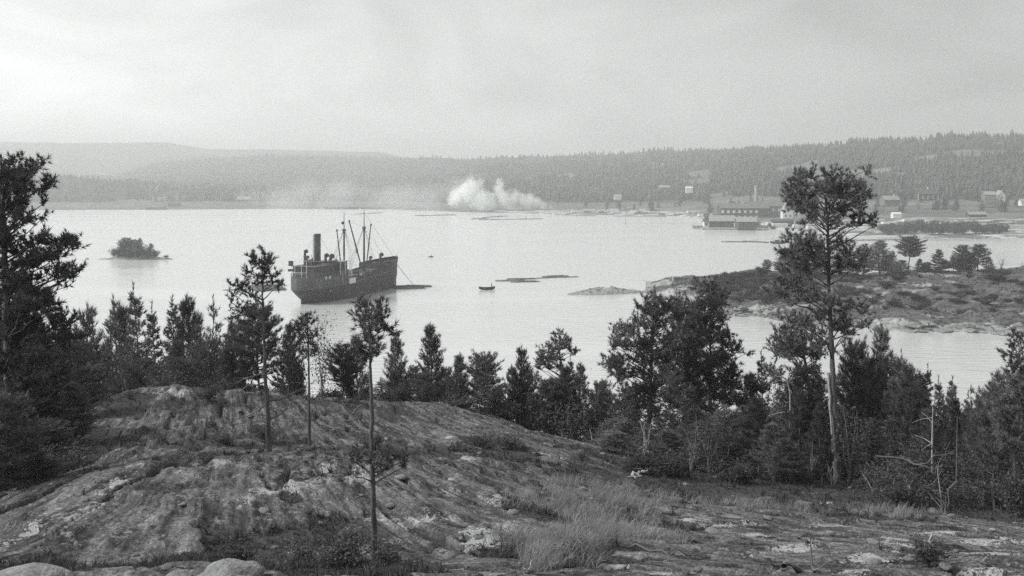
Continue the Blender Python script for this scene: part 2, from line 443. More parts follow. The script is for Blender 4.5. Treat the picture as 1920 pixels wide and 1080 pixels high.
tag(grid_mesh('hills', GX, GY, GZ, M['land'], attrs={'wood': wooded(GC, GX, GY, GZ), 'yard': yard(GC, GX, GY, GZ)}), kind='structure')

# ------------------------------------------------------------ foreground rock hill
CP = [(-100, 1080, 14), (300, 1080, 14.5), (700, 1080, 15.5), (1000, 1080, 15.5), (1300, 1080, 15), (1600, 1080, 15.5), (1900, 1080, 15), (2150, 1075, 15),
 (200, 1050, 20.5), (450, 1040, 20.5), (50, 1060, 19), (698, 1048, 20), (100, 960, 24), (300, 950, 24.5), (170, 872, 28.5), (350, 868, 29.5),
 (500, 860, 31), (650, 852, 32), (450, 905, 28), (600, 935, 26), (0, 1010, 22), (300, 843, 35.5), (500, 840, 37), (120, 880, 33),
 (200, 800, 42), (350, 790, 43.5), (130, 772, 46), (180, 764, 51), (300, 757, 53), (400, 744, 54), (500, 742, 54), (60, 850, 38), (0, 940, 31),
 (590, 845, 35), (700, 800, 46), (702, 752, 55), (850, 757, 58), (850, 800, 48), (800, 850, 38.5), (950, 852, 38), (1000, 806, 50), (1100, 838, 45),
 (1170, 882, 41), (900, 930, 28.5), (800, 1000, 23), (1000, 1000, 23), (1050, 925, 32), (1150, 932, 32.5), (1250, 965, 29), (1100, 1040, 19),
 (1300, 1005, 25), (1400, 935, 36), (1450, 925, 38), (1565, 902, 46), (1560, 960, 33), (1700, 960, 34), (1800, 950, 38), (1900, 1005, 27),
 (1740, 1040, 21.5), (1600, 1058, 18), (1850, 1062, 18), (1700, 1005, 25), (1480, 1050, 19)]
CW = [(0, -2, 33.3), (0, 3, 32.7), (-9, 0, 32.6), (9, 0, 32.6), (0, 8, 31.3), (-8, 8, 30.9), (9, 8, 30.9), (-20, 0, 31), (22, 0, 31), (0, -16, 33), (-25, -16, 31), (25, -16, 31),
 (-24, 38, 20), (-25, 48, 18.5), (-30, 30, 20), (-21, 27, 24), (-28, 60, 14.5), (-17, 21, 27), (-15, 14, 28.6), (-26, 14, 27),
 (-20, 75, 13.5), (-5, 75, 14), (6, 72, 14.5), (13, 62, 16), (26, 60, 15.5), (34, 48, 18), (42, 34, 22), (40, 15, 28), (16, 55, 18.3), (8, 56, 18.5), (24, 46, 20.2), (30, 36, 22.5),
 (-30, 100, 7), (0, 100, 7), (30, 95, 7), (-60, 60, 8), (60, 60, 12), (-60, 30, 14), (70, 30, 20), (-70, 0, 22), (80, 0, 26), (-90, -16, 24), (100, -16, 26),
 (-40, 145, -1.5), (0, 145, -1.5), (40, 142, -1.5), (85, 120, -1.0), (-90, 125, -1.5), (0, 200, -6), (-110, 200, -6), (120, 200, -6), (-140, 80, 0), (160, 80, 2), (150, 140, -4), (-150, 140, -5)]
CPW = np.array([tuple(P(*q)) for q in CP] + CW, float)
def tps_fit(p, z, lam):
    k = len(p); d = np.linalg.norm(p[:, None] - p[None], axis=-1)
    K = np.where(d > 0, d * d * np.log(np.maximum(d, 1e-9)), 0) + lam * np.eye(k)
    Q = np.c_[np.ones(k), p]
    A = np.block([[K, Q], [Q.T, np.zeros((3, 3))]])
    return np.linalg.solve(A, np.r_[z, 0, 0, 0])
# the terrain is fitted in a slightly compressed depth so that near relief and far slope both stay smooth
def wq(x, y): return np.stack([np.asarray(x, float), np.asarray(y, float)], -1)
TP = wq(CPW[:, 0], CPW[:, 1]); TW = tps_fit(TP, CPW[:, 2], 4.0)
def base_z(x, y):
    p = wq(x, y).reshape(-1, 2); out = np.empty(len(p))
    for i in range(0, len(p), 40000):
        q = p[i:i + 40000]; d2 = ((q[:, None] - TP[None]) ** 2).sum(-1)
        out[i:i + 40000] = 0.5 * (d2 * np.log(np.maximum(d2, 1e-12))) @ TW[:-3] + TW[-3] + q @ TW[-2:]
    return out.reshape(np.shape(x))

# places where heath, moss and grass have taken hold on the rock: (column, row, distance, half width m, half depth m, strength)
VEG = [(390, 745, 50, 1.2, 1.6, 1.0), (700, 833, 38.5, 7.5, 1.8, 1.0), (900, 828, 41, 3.6, 1.8, 0.9), (300, 835, 37, 5.0, 2.2, 0.9), (120, 850, 36, 3, 3, .8),
 (560, 1010, 22.5, 1.6, 2.6, 1.0), (640, 1060, 18, 1.8, 2.0, 1.1), (480, 1060, 18.5, 1.6, 1.3, .9), (200, 1062, 18.5, 4.0, 1.1, .9), (30, 1050, 18.5, 2.0, 1.0, .8),
 (1090, 960, 28, 2.2, 3.2, .9), (1050, 1030, 20, 1.6, 1.5, 1.0), (1180, 1040, 19, 1.4, 1.2, .7), (1230, 900, 38, 4.0, 5, 1.1), (1350, 900, 42, 5, 6, 1.1), (1500, 935, 37, 4, 4, .8), (1600, 960, 33, 3, 2, .7),
 (1700, 935, 40, 6, 4.5, 1.1), (1850, 950, 38, 5, 5, 1.1), (1560, 905, 46, 6, 4, 1.1), (1740, 1030, 22, .9, 1.3, 1.0), (1480, 1000, 25.5, .9, .5, .6), (1450, 960, 31, 1.0, .6, .7), (500, 820, 41, 3, 1.6, .6),
 (250, 780, 45, 2.6, 1.8, .7), (620, 770, 51, 3, 2.5, .8), (760, 780, 50, 3, 1.5, .5), (1050, 880, 38, 2.5, 1.0, .9), (930, 1075, 16, 1.3, .8, .8), (1320, 1070, 16, 1.2, .7, .5), (100, 915, 29, 2.4, 1.5, .7), (380, 1050, 20, 1.2, 1, .8), (560, 905, 28.5, 1.2, .8, .7), (540, 725, 57, 6, 3, .9)]
VEGW = [(XW(a, Yv), Yv, hw, hd, s) for a, _, Yv, hw, hd, s in VEG]
def veg_mask(x, y):
    x = np.asarray(x, float); y = np.asarray(y, float)
    m = np.zeros(np.shape(x))
    for (cx, cy_, hw, hd, s) in VEGW:
        m = np.maximum(m, s * np.exp(-(((x - cx) / hw) ** 2 + ((y - cy_) / hd) ** 2) * 0.9))
    u, v = fol(x, y)
    nz_ = NZ[2].fbm(u / 1.0, v / 1.9, 5, .66)
    m = m + (nz_ - 0.50) * 2.2
    out = sstep(56, 62, y) + sstep(14, 22, np.abs(x) - np.clip(0.24 * y, 0, 99) - 4) + 0.9 * sstep(-19, -23, x) * sstep(24, 30, y)
    return np.clip(sstep(0.30, 0.62, m + out), 0, 1)
def fol(x, y):
    wx = (NZ[3].fbm(x / 9, y / 14, 2) - 0.5) * 1.6
    k = 0.03 + 0.55 * sstep(-15, 6, x + .35 * np.clip(y - 27, 0, 30))
    return x * 0.95 + (y - 25) * k + wx, -x * k + y * 0.95
def rock_disp(x, y, want_crack=False):
    u, v = fol(x, y)
    a = 1 - np.abs(2 * NZ[4].fbm(u / 1.7, v / 20, 2) - 1)
    crack = sstep(0.955, 0.992, a)
    a2 = 1 - np.abs(2 * NZ[5].fbm(u / 0.7, v / 8, 2) - 1)
    crack2 = sstep(0.945, 0.99, a2)
    t_ = u / 2.0 + 1.0 * NZ[6].fbm(u / 6, v / 24, 2); saw = t_ - np.floor(t_)
    ledge = (saw * sstep(1.0, 0.90, saw)) * 0.20 * np.clip(1.9 * NZ[7](u / 5 + 3, v / 12) - .5, 0, 1)
    t2 = u / 0.6 + 1.0 * NZ[8].fbm(u / 3, v / 12, 2); s2 = t2 - np.floor(t2)
    led2 = (s2 * sstep(1.0, 0.85, s2)) * 0.10 * np.clip(2.0 * NZ[9](u / 2.2 + 9, v / 6) - .7, 0, 1)
    # thin sheets of rock, stepping up away from the lake's near side
    t3 = (y * .92 + x * .42) / 2.9 + .8 * NZ[1].fbm(x / 6, y / 6, 4); s3 = t3 - np.floor(t3)
    led3 = .20 * (1 - s3) * sstep(0, .05, s3) * NZ[2](x / 4 + 5, y / 4)
    t4 = (y * .9 + x * .5) / 1.1 + .9 * NZ[3].fbm(x / 2.5, y / 2.5, 3); s4 = t4 - np.floor(t4)
    led3 = led3 + .05 * (1 - s4) * sstep(0, .06, s4) * NZ[4](x / 2 + 5, y / 2)
    if want_crack: return np.clip(crack + .8 * crack2, 0, 1)
    return ledge + led2 + led3 - 0.30 * crack - 0.12 * crack2 * NZ[6](u / 2, v / 5) + 0.14 * (NZ[10].fbm(u / 1.5, v / 5.5, 5, .6) - .5) + 0.085 * (NZ[11].fbm(u / .24, v / .8, 3, .62) - .5)
def ground_full(x, y):
    x = np.asarray(x, float); y = np.asarray(y, float)
    z = base_z(x, y); vg = veg_mask(x, y)
    z = z + rock_disp(x, y) * (1 - 0.65 * vg) - 0.15
    z = z + vg * (0.10 * (NZ[2].fbm(x / .5, y / .5, 4, .6) - .3))
    # a hollow under the dead bough at the lower right
    hx, hy = XW(1735, 21.5), 21.5
    z = z - 1.1 * np.exp(-(((x - hx - .12 * (y - hy)) / 0.80) ** 2 + ((y - hy) / 1.0) ** 2) ** 3)
    return z, vg
PALE = [(1292, 978, .45, .30), (1322, 985, .25, .18), (1418, 950, .5, .4), (920, 1008, .75, .55), (895, 992, .5, .4), (945, 990, .45, .4), (552, 905, .55, .5), (500, 922, .45, .4), (470, 935, .4, .3), (620, 890, .9, .5), (680, 900, .7, .5), (770, 985, .9, .25), (730, 975, .6, .2), (1856, 1074, .6, .3), (1690, 1025, .45, .35), (1680, 1010, .4, .3),
        (1005, 1066, .4, .15), (1245, 1076, .3, .15), (1440, 1000, .9, .2), (1370, 985, .8, .2), (1860, 1040, .8, .4), (1600, 1068, .6, .2), (300, 876, 1.2, .2), (220, 905, .3, .5), (400, 868, 1.0, .3), (1100, 830, .8, .3), (850, 760, 1.2, .3), (560, 860, 1.6, .25), (850, 860, 1.4, .3), (950, 940, .8, .3), (1000, 850, 1.5, .3), (200, 742, 1.6, .3), (330, 735, 1.4, .3), (150, 775, 1.0, .4), (1500, 1030, .7, .2), (1750, 1000, 1.2, .25), (1850, 1012, .9, .2), (1400, 1045, .6, .2), (1560, 985, .8, .25), (1640, 1050, .6, .3), (1150, 1065, .5, .2), (60, 1000, .3, .6), (160, 960, .25, .6)]
def pale_mask(x, y):
    m = np.zeros(np.shape(x))
    for (px, py, hw, hd) in PALE:
        q = PALE_AT[(px, py)]
        m = np.maximum(m, .8 * np.exp(-(((x - q[0]) / hw) ** 2 + ((y - q[1]) / (hd * 2.2)) ** 2)))
    return m
def gz(x, y):
    return float(ground_full(np.array([x]), np.array([y]))[0][0])
def gp(px, py, lo=10.0, hi=75.0):
    """the ground point seen at that place of the photograph"""
    ys = np.linspace(lo, hi, 900); xs = (px - 960) / F * ys
    z, _ = ground_full(xs, ys); ray = EYE - (py - HZ) / F * ys
    k = np.argmax(z > ray) if np.any(z > ray) else len(ys) - 1
    return Vector((xs[k], ys[k], z[k]))

PALE_AT = {(q[0], q[1]): gp(q[0], q[1]) for q in PALE}
rows = [-16, -12, -8, -5, -2, 0, 2, 4, 6]
yv = 7.0
while yv < 62: rows.append(yv); yv *= 1.0038
while yv < 210: rows.append(yv); yv *= 1.02
rows = np.array(rows, float)
un = np.concatenate([np.linspace(-3.2, -0.8, 26)[:-1], np.linspace(-0.8, 0.8, 460), np.linspace(0.8, 3.2, 26)[1:]])
RY, RU = np.meshgrid(rows, un, indexing='ij')
RX = RU * (0.78 * np.maximum(RY, 6) + 6)
RZ, RV = ground_full(RX, RY)
gm = bpy.data.materials.new('lichened_gneiss_and_heath'); gm.use_nodes = True
n, l = gm.node_tree.nodes, gm.node_tree.links
b = n['Principled BSDF']; b.inputs['Roughness'].default_value = 0.88; b.inputs['Specular IOR Level'].default_value = 0.2
t = n.new('ShaderNodeTexCoord')
def gnoise(sc, scale, det, rot=0.0, rough=0.6):
    mpn = n.new('ShaderNodeMapping'); mpn.inputs['Scale'].default_value = sc; mpn.inputs['Rotation'].default_value = (0, 0, rot)
    l.new(t.outputs['Object'], mpn.inputs['Vector'])
    z = n.new('ShaderNodeTexNoise'); z.inputs['Scale'].default_value = scale; z.inputs['Detail'].default_value = det
    z.inputs['Roughness'].default_value = rough; z.inputs['Distortion'].default_value = 0.3
    l.new(mpn.outputs[0], z.inputs['Vector']); return z.outputs['Fac']
def mrange(src, a, b_, c, d):
    m_ = n.new('ShaderNodeMapRange'); m_.inputs['From Min'].default_value = a; m_.inputs['From Max'].default_value = b_
    m_.inputs['To Min'].default_value = c; m_.inputs['To Max'].default_value = d; l.new(src, m_.inputs['Value']); return m_.outputs[0]
def mmath(op, a, b_):
    m_ = n.new('ShaderNodeMath'); m_.operation = op
    for i, q in enumerate((a, b_)):
        if isinstance(q, (int, float)): m_.inputs[i].default_value = q
        else: l.new(q, m_.inputs[i])
    return m_.outputs[0]
def mmix(f, a, b_):
    m_ = n.new('ShaderNodeMix'); m_.data_type = 'FLOAT'
    for i, q in ((0, f), (2, a), (3, b_)):
        if isinstance(q, (int, float)): m_.inputs[i].default_value = q
        else: l.new(q, m_.inputs[i])
    return m_.outputs[0]
fuv = n.new('ShaderNodeCombineXYZ'); tso = n.new('ShaderNodeSeparateXYZ'); l.new(t.outputs['Object'], tso.inputs[0])
for i_, nm_ in enumerate(('fu', 'fv')):
    at_ = n.new('ShaderNodeAttribute'); at_.attribute_name = nm_; l.new(at_.outputs['Fac'], fuv.inputs[i_])
l.new(tso.outputs['Z'], fuv.inputs[2])
def fnoise(sc, scale, det, rough):
    mpn = n.new('ShaderNodeMapping'); mpn.inputs['Scale'].default_value = sc; l.new(fuv.outputs[0], mpn.inputs['Vector'])
    z = n.new('ShaderNodeTexNoise'); z.inputs['Scale'].default_value = scale; z.inputs['Detail'].default_value = det
    z.inputs['Roughness'].default_value = rough; z.inputs['Distortion'].default_value = 0.12
    l.new(mpn.outputs[0], z.inputs['Vector']); return z.outputs['Fac']
streak = fnoise((2.8, 0.26, 1.0), 1.1, 9, 0.71)
fine = fnoise((1.1, 0.55, 1), 7.0, 9, 0.78)
spk = fnoise((1, 0.75, 1), 18.0, 6, 0.75)
patch = fnoise((1, 0.5, 1), 0.7, 7, 0.66)
lich = fnoise((1, 0.5, 1), 3.0, 8, 0.75)
wide = gnoise((1, 1, 1), 0.16, 3)
rock = mmath('MULTIPLY', mrange(streak, 0.37, 0.63, 0.22, 1.85), mrange(fine, 0.36, 0.64, 0.07, 0.27))
rock = mmath('MULTIPLY', rock, mrange(spk, 0.38, 0.62, 0.5, 1.5))
rock = mmix(mrange(mmath('ADD', streak, mmath('MULTIPLY', fine, .5)), .86, .93, 0, .7), rock, .40)
rock = mmath('MULTIPLY', rock, mrange(patch, 0.32, 0.68, 0.6, 1.3))
rock = mmath('MULTIPLY', rock, mrange(wide, 0.35, 0.65, 0.72, 0.92))
rock = mmix(mrange(mmath('ADD', lich, mmath('MULTIPLY', spk, .35)), 0.72, 0.80, 0.0, 0.75), rock, 0.42)
pa = n.new('ShaderNodeAttribute'); pa.attribute_name = 'pale'
pf = mrange(mmath('ADD', pa.outputs['Fac'], mmath('MULTIPLY', mmath('SUBTRACT', mmath('ADD', mmath('ADD', lich, fine), spk), 1.5), 2.0)), 0.50, 0.62, 0.0, 0.9)
rock = mmix(pf, rock, mrange(spk, 0.36, 0.64, 0.34, 0.70))
ca = n.new('ShaderNodeAttribute'); ca.attribute_name = 'crack'
rock = mmix(mmath('MULTIPLY', ca.outputs['Fac'], .9), rock, .03)
moss = mmath('MULTIPLY', mrange(fine, 0.36, 0.64, 0.03, 0.12), mrange(spk, .36, .64, .6, 1.5))
va = n.new('ShaderNodeAttribute'); va.attribute_name = 'veg'
vf = mrange(mmath('ADD', va.outputs['Fac'], mmath('MULTIPLY', mmath('SUBTRACT', lich, 0.5), 1.5)), 0.3, 0.55, 0.0, 1.0)
colr = mmix(vf, rock, moss)
sc_ = n.new('ShaderNodeVectorMath'); sc_.operation = 'SCALE'; sc_.inputs[0].default_value = gray(1)[:3]
l.new(colr, sc_.inputs['Scale']); l.new(sc_.outputs[0], b.inputs['Base Color'])
bu = n.new('ShaderNodeBump'); bu.inputs['Strength'].default_value = 1.0; bu.inputs['Distance'].default_value = 0.12
l.new(mmath('ADD', mmath('ADD', streak, mmath('MULTIPLY', fine, 0.7)), mmath('MULTIPLY', spk, .25)), bu.inputs['Height']); l.new(bu.outputs[0], b.inputs['Normal'])
tag(grid_mesh('ground', RX, RY, RZ, gm, attrs={'veg': RV, 'pale': pale_mask(RX, RY), 'fu': fol(RX, RY)[0], 'fv': fol(RX, RY)[1], 'crack': rock_disp(RX, RY, True)}), kind='structure')

# ------------------------------------------------------------ headland on the right, reef and islet
SH = np.array([(1205, 337), (1250, 331), (1300, 312), (1345, 285), (1370, 271), (1400, 273), (1440, 268), (1470, 263), (1530, 255), (1600, 249), (1700, 242), (1800, 241), (1920, 235), (2150, 228), (2600, 215), (3200, 200)], float)
RD = np.array([(1205, 342, -.3), (1250, 341, 2.2), (1300, 333, 3.6), (1400, 322, 6.3), (1500, 318, 6.4), (1600, 315, 6.5), (1680, 313, 6.9), (1750, 312, 7.7), (1800, 312, 7.4), (1920, 310, 8.7), (2150, 300, 10), (2600, 290, 11), (3200, 280, 12)], float)
def head_z(x, y):
    x = np.asarray(x, float); y = np.asarray(y, float)
    c = 960 + F * x / y
    s0 = np.interp(c, SH[:, 0], SH[:, 1]) + 5 * (NZ[0].fbm(x / 9, y / 9, 3) - .5)
    ry = np.interp(c, RD[:, 0], RD[:, 1]); rz = np.interp(c, RD[:, 0], RD[:, 2])
    w_ = np.maximum(ry - s0, 3)
    a = np.clip((y - s0) / w_, -1, 1)
    up = np.where(a > 0, 1.1 * sstep(0, .07, a) + (rz - 1.1) * (a ** 0.85 if np.ndim(a) == 0 else np.power(np.clip(a, 0, 1), .85)), a * 12)
    back = 1 - sstep(0.25, 1, (y - ry) / 40.0) * 1.6
    z = up * np.where(y > ry, back, 1.0)
    amp = np.clip(z * .5, 0, 1)
    u, v = fol(x * .5, y * .5)
    t_ = y / 7 + x / 26 + 2 * NZ[6].fbm(x / 18, y / 18, 3); saw = t_ - np.floor(t_)
    z = z + amp * (3.0 * (NZ[1].fbm(x / 10, y / 10, 5, .6) - .5) + 1.1 * (saw * sstep(1, .85, saw) - .4))
    return np.where(c < 1206, np.minimum(z, -1), z)
hy_ = np.arange(205, 372, 0.7); hc = np.arange(1196, 2080, 2.6); hc = np.concatenate([hc, np.arange(2080, 3200, 30)])
HY, HC = np.meshgrid(hy_, hc, indexing='ij'); HX = (HC - 960) / F * HY
M['headland'] = None
def rocky_heath(name, lo_r, hi_r, lo_v, hi_v, s1, amount):
    m = bpy.data.materials.new(name); m.use_nodes = True
    global n, l, t
    n, l = m.node_tree.nodes, m.node_tree.links
    b = n['Principled BSDF']; b.inputs['Roughness'].default_value = 0.9; b.inputs['Specular IOR Level'].default_value = 0.15
    t = n.new('ShaderNodeTexCoord')
    a1 = gnoise((0.5, 1, 1), s1, 7, 0.2); a2 = gnoise((0.6, 1, 1), s1 * 3.3, 6, 0.2); a3 = gnoise((.5, 1, 1), s1 * .35, 5)
    rk = mrange(a2, .3, .7, lo_r, hi_r); vg = mrange(a2, .3, .7, lo_v, hi_v)
    at = n.new('ShaderNodeAttribute'); at.attribute_name = 'shore'
    f = mrange(mmath('ADD', mmath('ADD', a1, mmath('MULTIPLY', mmath('SUBTRACT', a3, .5), .5)), mmath('MULTIPLY', at.outputs['Fac'], .22)), amount, amount + .07, 0, 1)
    cv = mmix(f, vg, rk)
    s_ = n.new('ShaderNodeVectorMath'); s_.operation = 'SCALE'; s_.inputs[0].default_value = gray(1)[:3]
    l.new(cv, s_.inputs['Scale']); l.new(s_.outputs[0], b.inputs['Base Color'])
    bb = n.new('ShaderNodeBump'); bb.inputs['Distance'].default_value = 0.5; l.new(a2, bb.inputs['Height']); l.new(bb.outputs[0], b.inputs['Normal'])
    return m
M['headland'] = rocky_heath('heathy_headland', .13, .52, .055, .185, .22, .565)
HZv = head_z(HX, HY)
shore = np.exp(-np.clip(HZv - 0.6, 0, 9) / 0.8)
tag(grid_mesh('headland', HX, HY, HZv, M['headland'], attrs={'shore': shore}), kind='structure')
M['islet'] = rocky_heath('bare_islet_rock', .12, .55, .06, .16, .5, .44)
def islet(name, px, py, Y, hw, hd, hgt, seed, mat, sy=.25):
    nx, ny = 90, 40
    u = np.linspace(-1.05, 1.05, nx); v = np.linspace(-1.1, 1.1, ny); V_, U_ = np.meshgrid(v, u, indexing='ij')
    cx = XW(px, Y)
    X = cx + U_ * hw; Yg = Y + V_ * hd + U_ * sy * hw
    nz_ = Noise(seed)
    r = np.sqrt((U_ * (1 + .25 * (nz_(U_ * 3 + 7, V_ * 0 + 1) - .5))) ** 2 + V_ ** 2)
    Z = hgt * (1 - sstep(0, 1, r)) * (0.55 + .9 * nz_.fbm(U_ * 2.5 + 4, V_ * 2, 3)) + 2.6 * (nz_.fbm(X / 3.0, Yg / 2.2, 5, .66) - .5) * np.clip(1.1 - r, 0, 1) - 0.35 * sstep(.75, 1.05, r) - .1
    return tag(grid_mesh(name, X, Yg, Z, mat, attrs={'shore': np.exp(-np.clip(Z - .3, 0, 9) / .5)}), kind='structure')
islet('rocky_islet', 1137, 551, 328, 16.5, 6.0, 1.9, 31, M['islet'])
islet('skerry', 1222, 549, 333, 4.5, 2.0, 1.0, 32, M['islet'])
islet('wooded_islet', 258, 485, 478, 19.5, 6, 1.9, 33, M['islet'], sy=.0)
islet('rocky_spit', 260, 486.0, 477, 20.5, 2.8, 3.0, 35, M['islet'], sy=.0)
islet('skerry', 163, 486, 478, 1.2, .8, .5, 34, M['islet'])

# ------------------------------------------------------------ trees
def tube_np(pts, rad, k=5):
    pts = np.asarray(pts, float); rad = np.asarray(rad, float); m = len(pts)
    d = np.gradient(pts, axis=0); d /= np.linalg.norm(d, axis=1, keepdims=True) + 1e-9
    ref = np.where(np.abs(d[:, 2:3]) < .9, np.array([[0, 0, 1.0]]), np.array([[1.0, 0, 0]]))
    a = np.cross(d, ref); a /= np.linalg.norm(a, axis=1, keepdims=True) + 1e-9
    b = np.cross(d, a)
    th = np.arange(k) * 2 * np.pi / k
    V = pts[:, None] + rad[:, None, None] * (a[:, None] * np.cos(th)[None, :, None] + b[:, None] * np.sin(th)[None, :, None])
    i = np.arange(m - 1)[:, None] * k; j = np.arange(k)[None]; j2 = (j + 1) % k
    q = np.stack([i + j, i + j2, i + k + j2, i + k + j], -1).reshape(-1, 4)
    T = np.concatenate([q[:, [0, 1, 2]], q[:, [0, 2, 3]]])
    return V.reshape(-1, 3), T
class NB:
    def __init__(s): s.V, s.T, s.n = [], [], 0
    def add(s, V, T): s.V.append(V); s.T.append(T + s.n); s.n += len(V)
    def tube(s, p, r, k=5): s.add(*tube_np(p, r, k))
    def get(s): return np.concatenate(s.V), np.concatenate(s.T)
def unit(v): return v / (np.linalg.norm(v, axis=-1, keepdims=True) + 1e-9)
def tufts(rng, Pt, D, L, k, w, spread, along=0.25):
    """brushes of k needles (thin triangles) at points Pt along directions D"""
    N = len(Pt)
    d = unit(D[:, None] + spread * rng.normal(size=(N, k, 3)))
    Lk = L * (0.6 + 0.6 * rng.rand(N, k, 1))
    base = Pt[:, None] + D[:, None] * (rng.rand(N, k, 1) - .5) * L * along * 2
    side = unit(np.cross(d, rng.normal(size=(N, k, 3)))) * (w * (0.6 + 0.8 * rng.rand(N, k, 1)) / 2)
    V = np.stack([base - side + d * Lk * .1, base + side + d * Lk * .1, base + d * Lk], 2).reshape(-1, 3)
    return V, np.arange(len(V)).reshape(-1, 3)
def leaves(rng, Pt, size, flat=.5):
    N = len(Pt)
    a = unit(rng.normal(size=(N, 3)) * np.array([1, 1, flat])); b = unit(np.cross(a, rng.normal(size=(N, 3))))
    s = size * (0.6 + .8 * rng.rand(N, 1))
    V = np.stack([Pt - a * s, Pt + b * s * .45, Pt + a * s, Pt - b * s * .45], 1).reshape(-1, 3)
    i = np.arange(N)[:, None] * 4
    T = np.concatenate([i + np.array([[0, 1, 2]]), i + np.array([[0, 2, 3]])])
    return V, T

def gen_conifer(seed, H, R, cb, prof, whorls, per, tw, tl, tk, twid, rise, droop, lean=0.0, spread=.45, upb=.6, fill=1.0):
    """a conifer from the ground up: whorls of limbs, each limb with twigs, each twig with needle brushes"""
    rng = np.random.RandomState(seed)
    wood, nd = NB(), NB()
    zz = np.linspace(0, 1, 9)
    ben = np.stack([lean * H * zz ** 1.5 + .02 * H * np.sin(zz * 5 + seed), .02 * H * np.cos(zz * 4 + seed) - .02 * H, zz * H], -1)
    rad = (0.0125 * H + .02) * (1 - zz * .92)
    wood.tube(ben, rad, 7)
    def axis(h): return np.array([np.interp(h, zz, ben[:, k]) for k in range(3)])
    PT, DR = [], []
    for i in range(whorls):
        h0 = cb + (0.985 - cb) * (i + .5 * rng.rand()) / whorls
        for j in range(per):
            h = np.clip(h0 + rng.normal() * .012, cb, .99)
            if rng.rand() > fill: continue
            f = (h - cb) / (1 - cb)
            Lb = R * prof(f) * (0.72 + .5 * rng.rand())
            if Lb < .12: continue
            az = 2 * math.pi * ((j + rng.rand() * .8) / per + i * .37)
            el0 = rise * (0.25 + f) - droop * (1 - f) + rng.normal() * .12
            hd = np.array([math.cos(az), math.sin(az), 0])
            s = np.linspace(0, 1, 5)[:, None]
            p0 = axis(h)
            br = p0 + hd * Lb * s * math.cos(el0) + np.array([0, 0, 1]) * (Lb * s * math.sin(el0) + .14 * Lb * s ** 2) + rng.normal(size=(5, 3)) * .03 * Lb * s
            wood.tube(br, (.006 * H * .55 * (1 - f) + .012 + .012 * Lb) * (1 - .85 * s[:, 0]), 4)
            nt = max(3, int(tw * Lb / max(R, .1)) + 1)
            for q in range(nt):
                ts = .22 + .78 * (q + rng.rand()) / nt
                c = np.array([np.interp(ts, s[:, 0], br[:, k]) for k in range(3)])
                sd_ = rng.choice([-1, 1]) * (.5 + rng.rand() * .7)
                td = unit(hd * (0.75) + np.cross(hd, [0, 0, 1]) * sd_ + np.array([0, 0, .25 + .25 * rng.rand() - droop * .6]))
                tlen = Lb * .36 * (1.15 - ts * .6) * (.6 + .7 * rng.rand()) + .08
                m = max(2, int(tlen / (tl * .55)))
                tt = (np.arange(m) + .5) / m
                pts = c + td * tlen * tt[:, None] + rng.normal(size=(m, 3)) * tl * .18
                wood.tube(np.array([c, c + td * tlen]), [.012, .004], 3)
                PT.append(pts); DR.append(unit(td * .8 + np.array([0, 0, upb]) + rng.normal(size=(m, 3)) * .25))
    # the leader
    PT.append(axis(.99)[None] + np.array([[0, 0, .1], [0, 0, -.15], [0, 0, .3]])); DR.append(np.array([[0, 0, 1.0]] * 3))
    PT = np.concatenate(PT); DR = np.concatenate(DR)
    nd.add(*tufts(rng, PT, DR, tl, tk, twid, spread))
    return wood.get(), nd.get()
def gen_bush(seed, H, R, nstem, nleaf, lsize):
    rng = np.random.RandomState(seed); wood = NB(); PT = []
    for i in range(nstem):
        az = rng.rand() * 6.28; sp = R * (.25 + .75 * rng.rand()); h = H * (.55 + .45 * rng.rand())
        s = np.linspace(0, 1, 5)[:, None]
        tip = np.array([math.cos(az) * sp, math.sin(az) * sp, h])
        st = tip * np.concatenate([s ** 1.4, s ** 1.4, s ** .85], 1) + rng.normal(size=(5, 3)) * .05 * H * s
        wood.tube(st, (.008 * H + .012) * (1 - .8 * s[:, 0]), 4)
        for q in range(5):
            ts = .35 + .65 * rng.rand()
            c = np.array([np.interp(ts, s[:, 0], st[:, k]) for k in range(3)])
            rr = H * .13 * (.6 + .8 * rng.rand())
            PT.append(c + rng.normal(size=(nleaf, 3)) * rr * np.array([1, 1, .75]))
    PT = np.concatenate(PT); PT = PT[PT[:, 2] > .05]
    return wood.get(), leaves(rng, PT, lsize)
PROTO = {}
def reg(name, wd, nd, H, R, wmat, nmat):
    PROTO[name] = (mesh_np(name + '_trunk', *wd, M[wmat], True), mesh_np(name + '_crown', *nd, M[nmat]), H, R)
pine_young = lambda f: (1 - f) ** .62 * (0.55 + .45 * min(1, f * 5)) + .03
pine_old = lambda f: math.sqrt(max(0, 1 - (f * 1.02) ** 2.6)) * (.55 + .45 * min(1, f * 3)) + .02
spruce_p = lambda f: (1 - f) ** .85 * (.7 + .3 * min(1, f * 6)) + .02
for i in range(4):
    reg('young_pine%d' % i, *gen_conifer(40 + i, 10, 2.5, .10 + .04 * i, pine_young, 19, 6, 11, .42, 13, .040, .75, .15, .01 * (i - 1.5), .42, .7, .9), 10, 2.5, 'bark', 'needle')
for i in range(3):
    reg('old_pine%d' % i, *gen_conifer(60 + i, 10, 2.6, .30 + .08 * i, pine_old, 14, 6, 13, .40, 13, .042, .6, .05, .03 * (i - 1), .5, .7, .85), 10, 2.6, 'bark', 'needle')
for i in range(3):
    reg('spruce%d' % i, *gen_conifer(80 + i, 10, 1.9, .06, spruce_p, 24, 6, 9, .27, 8, .050, .45, .35, 0, .4, .25, .95), 10, 1.9, 'bark', 'needle')
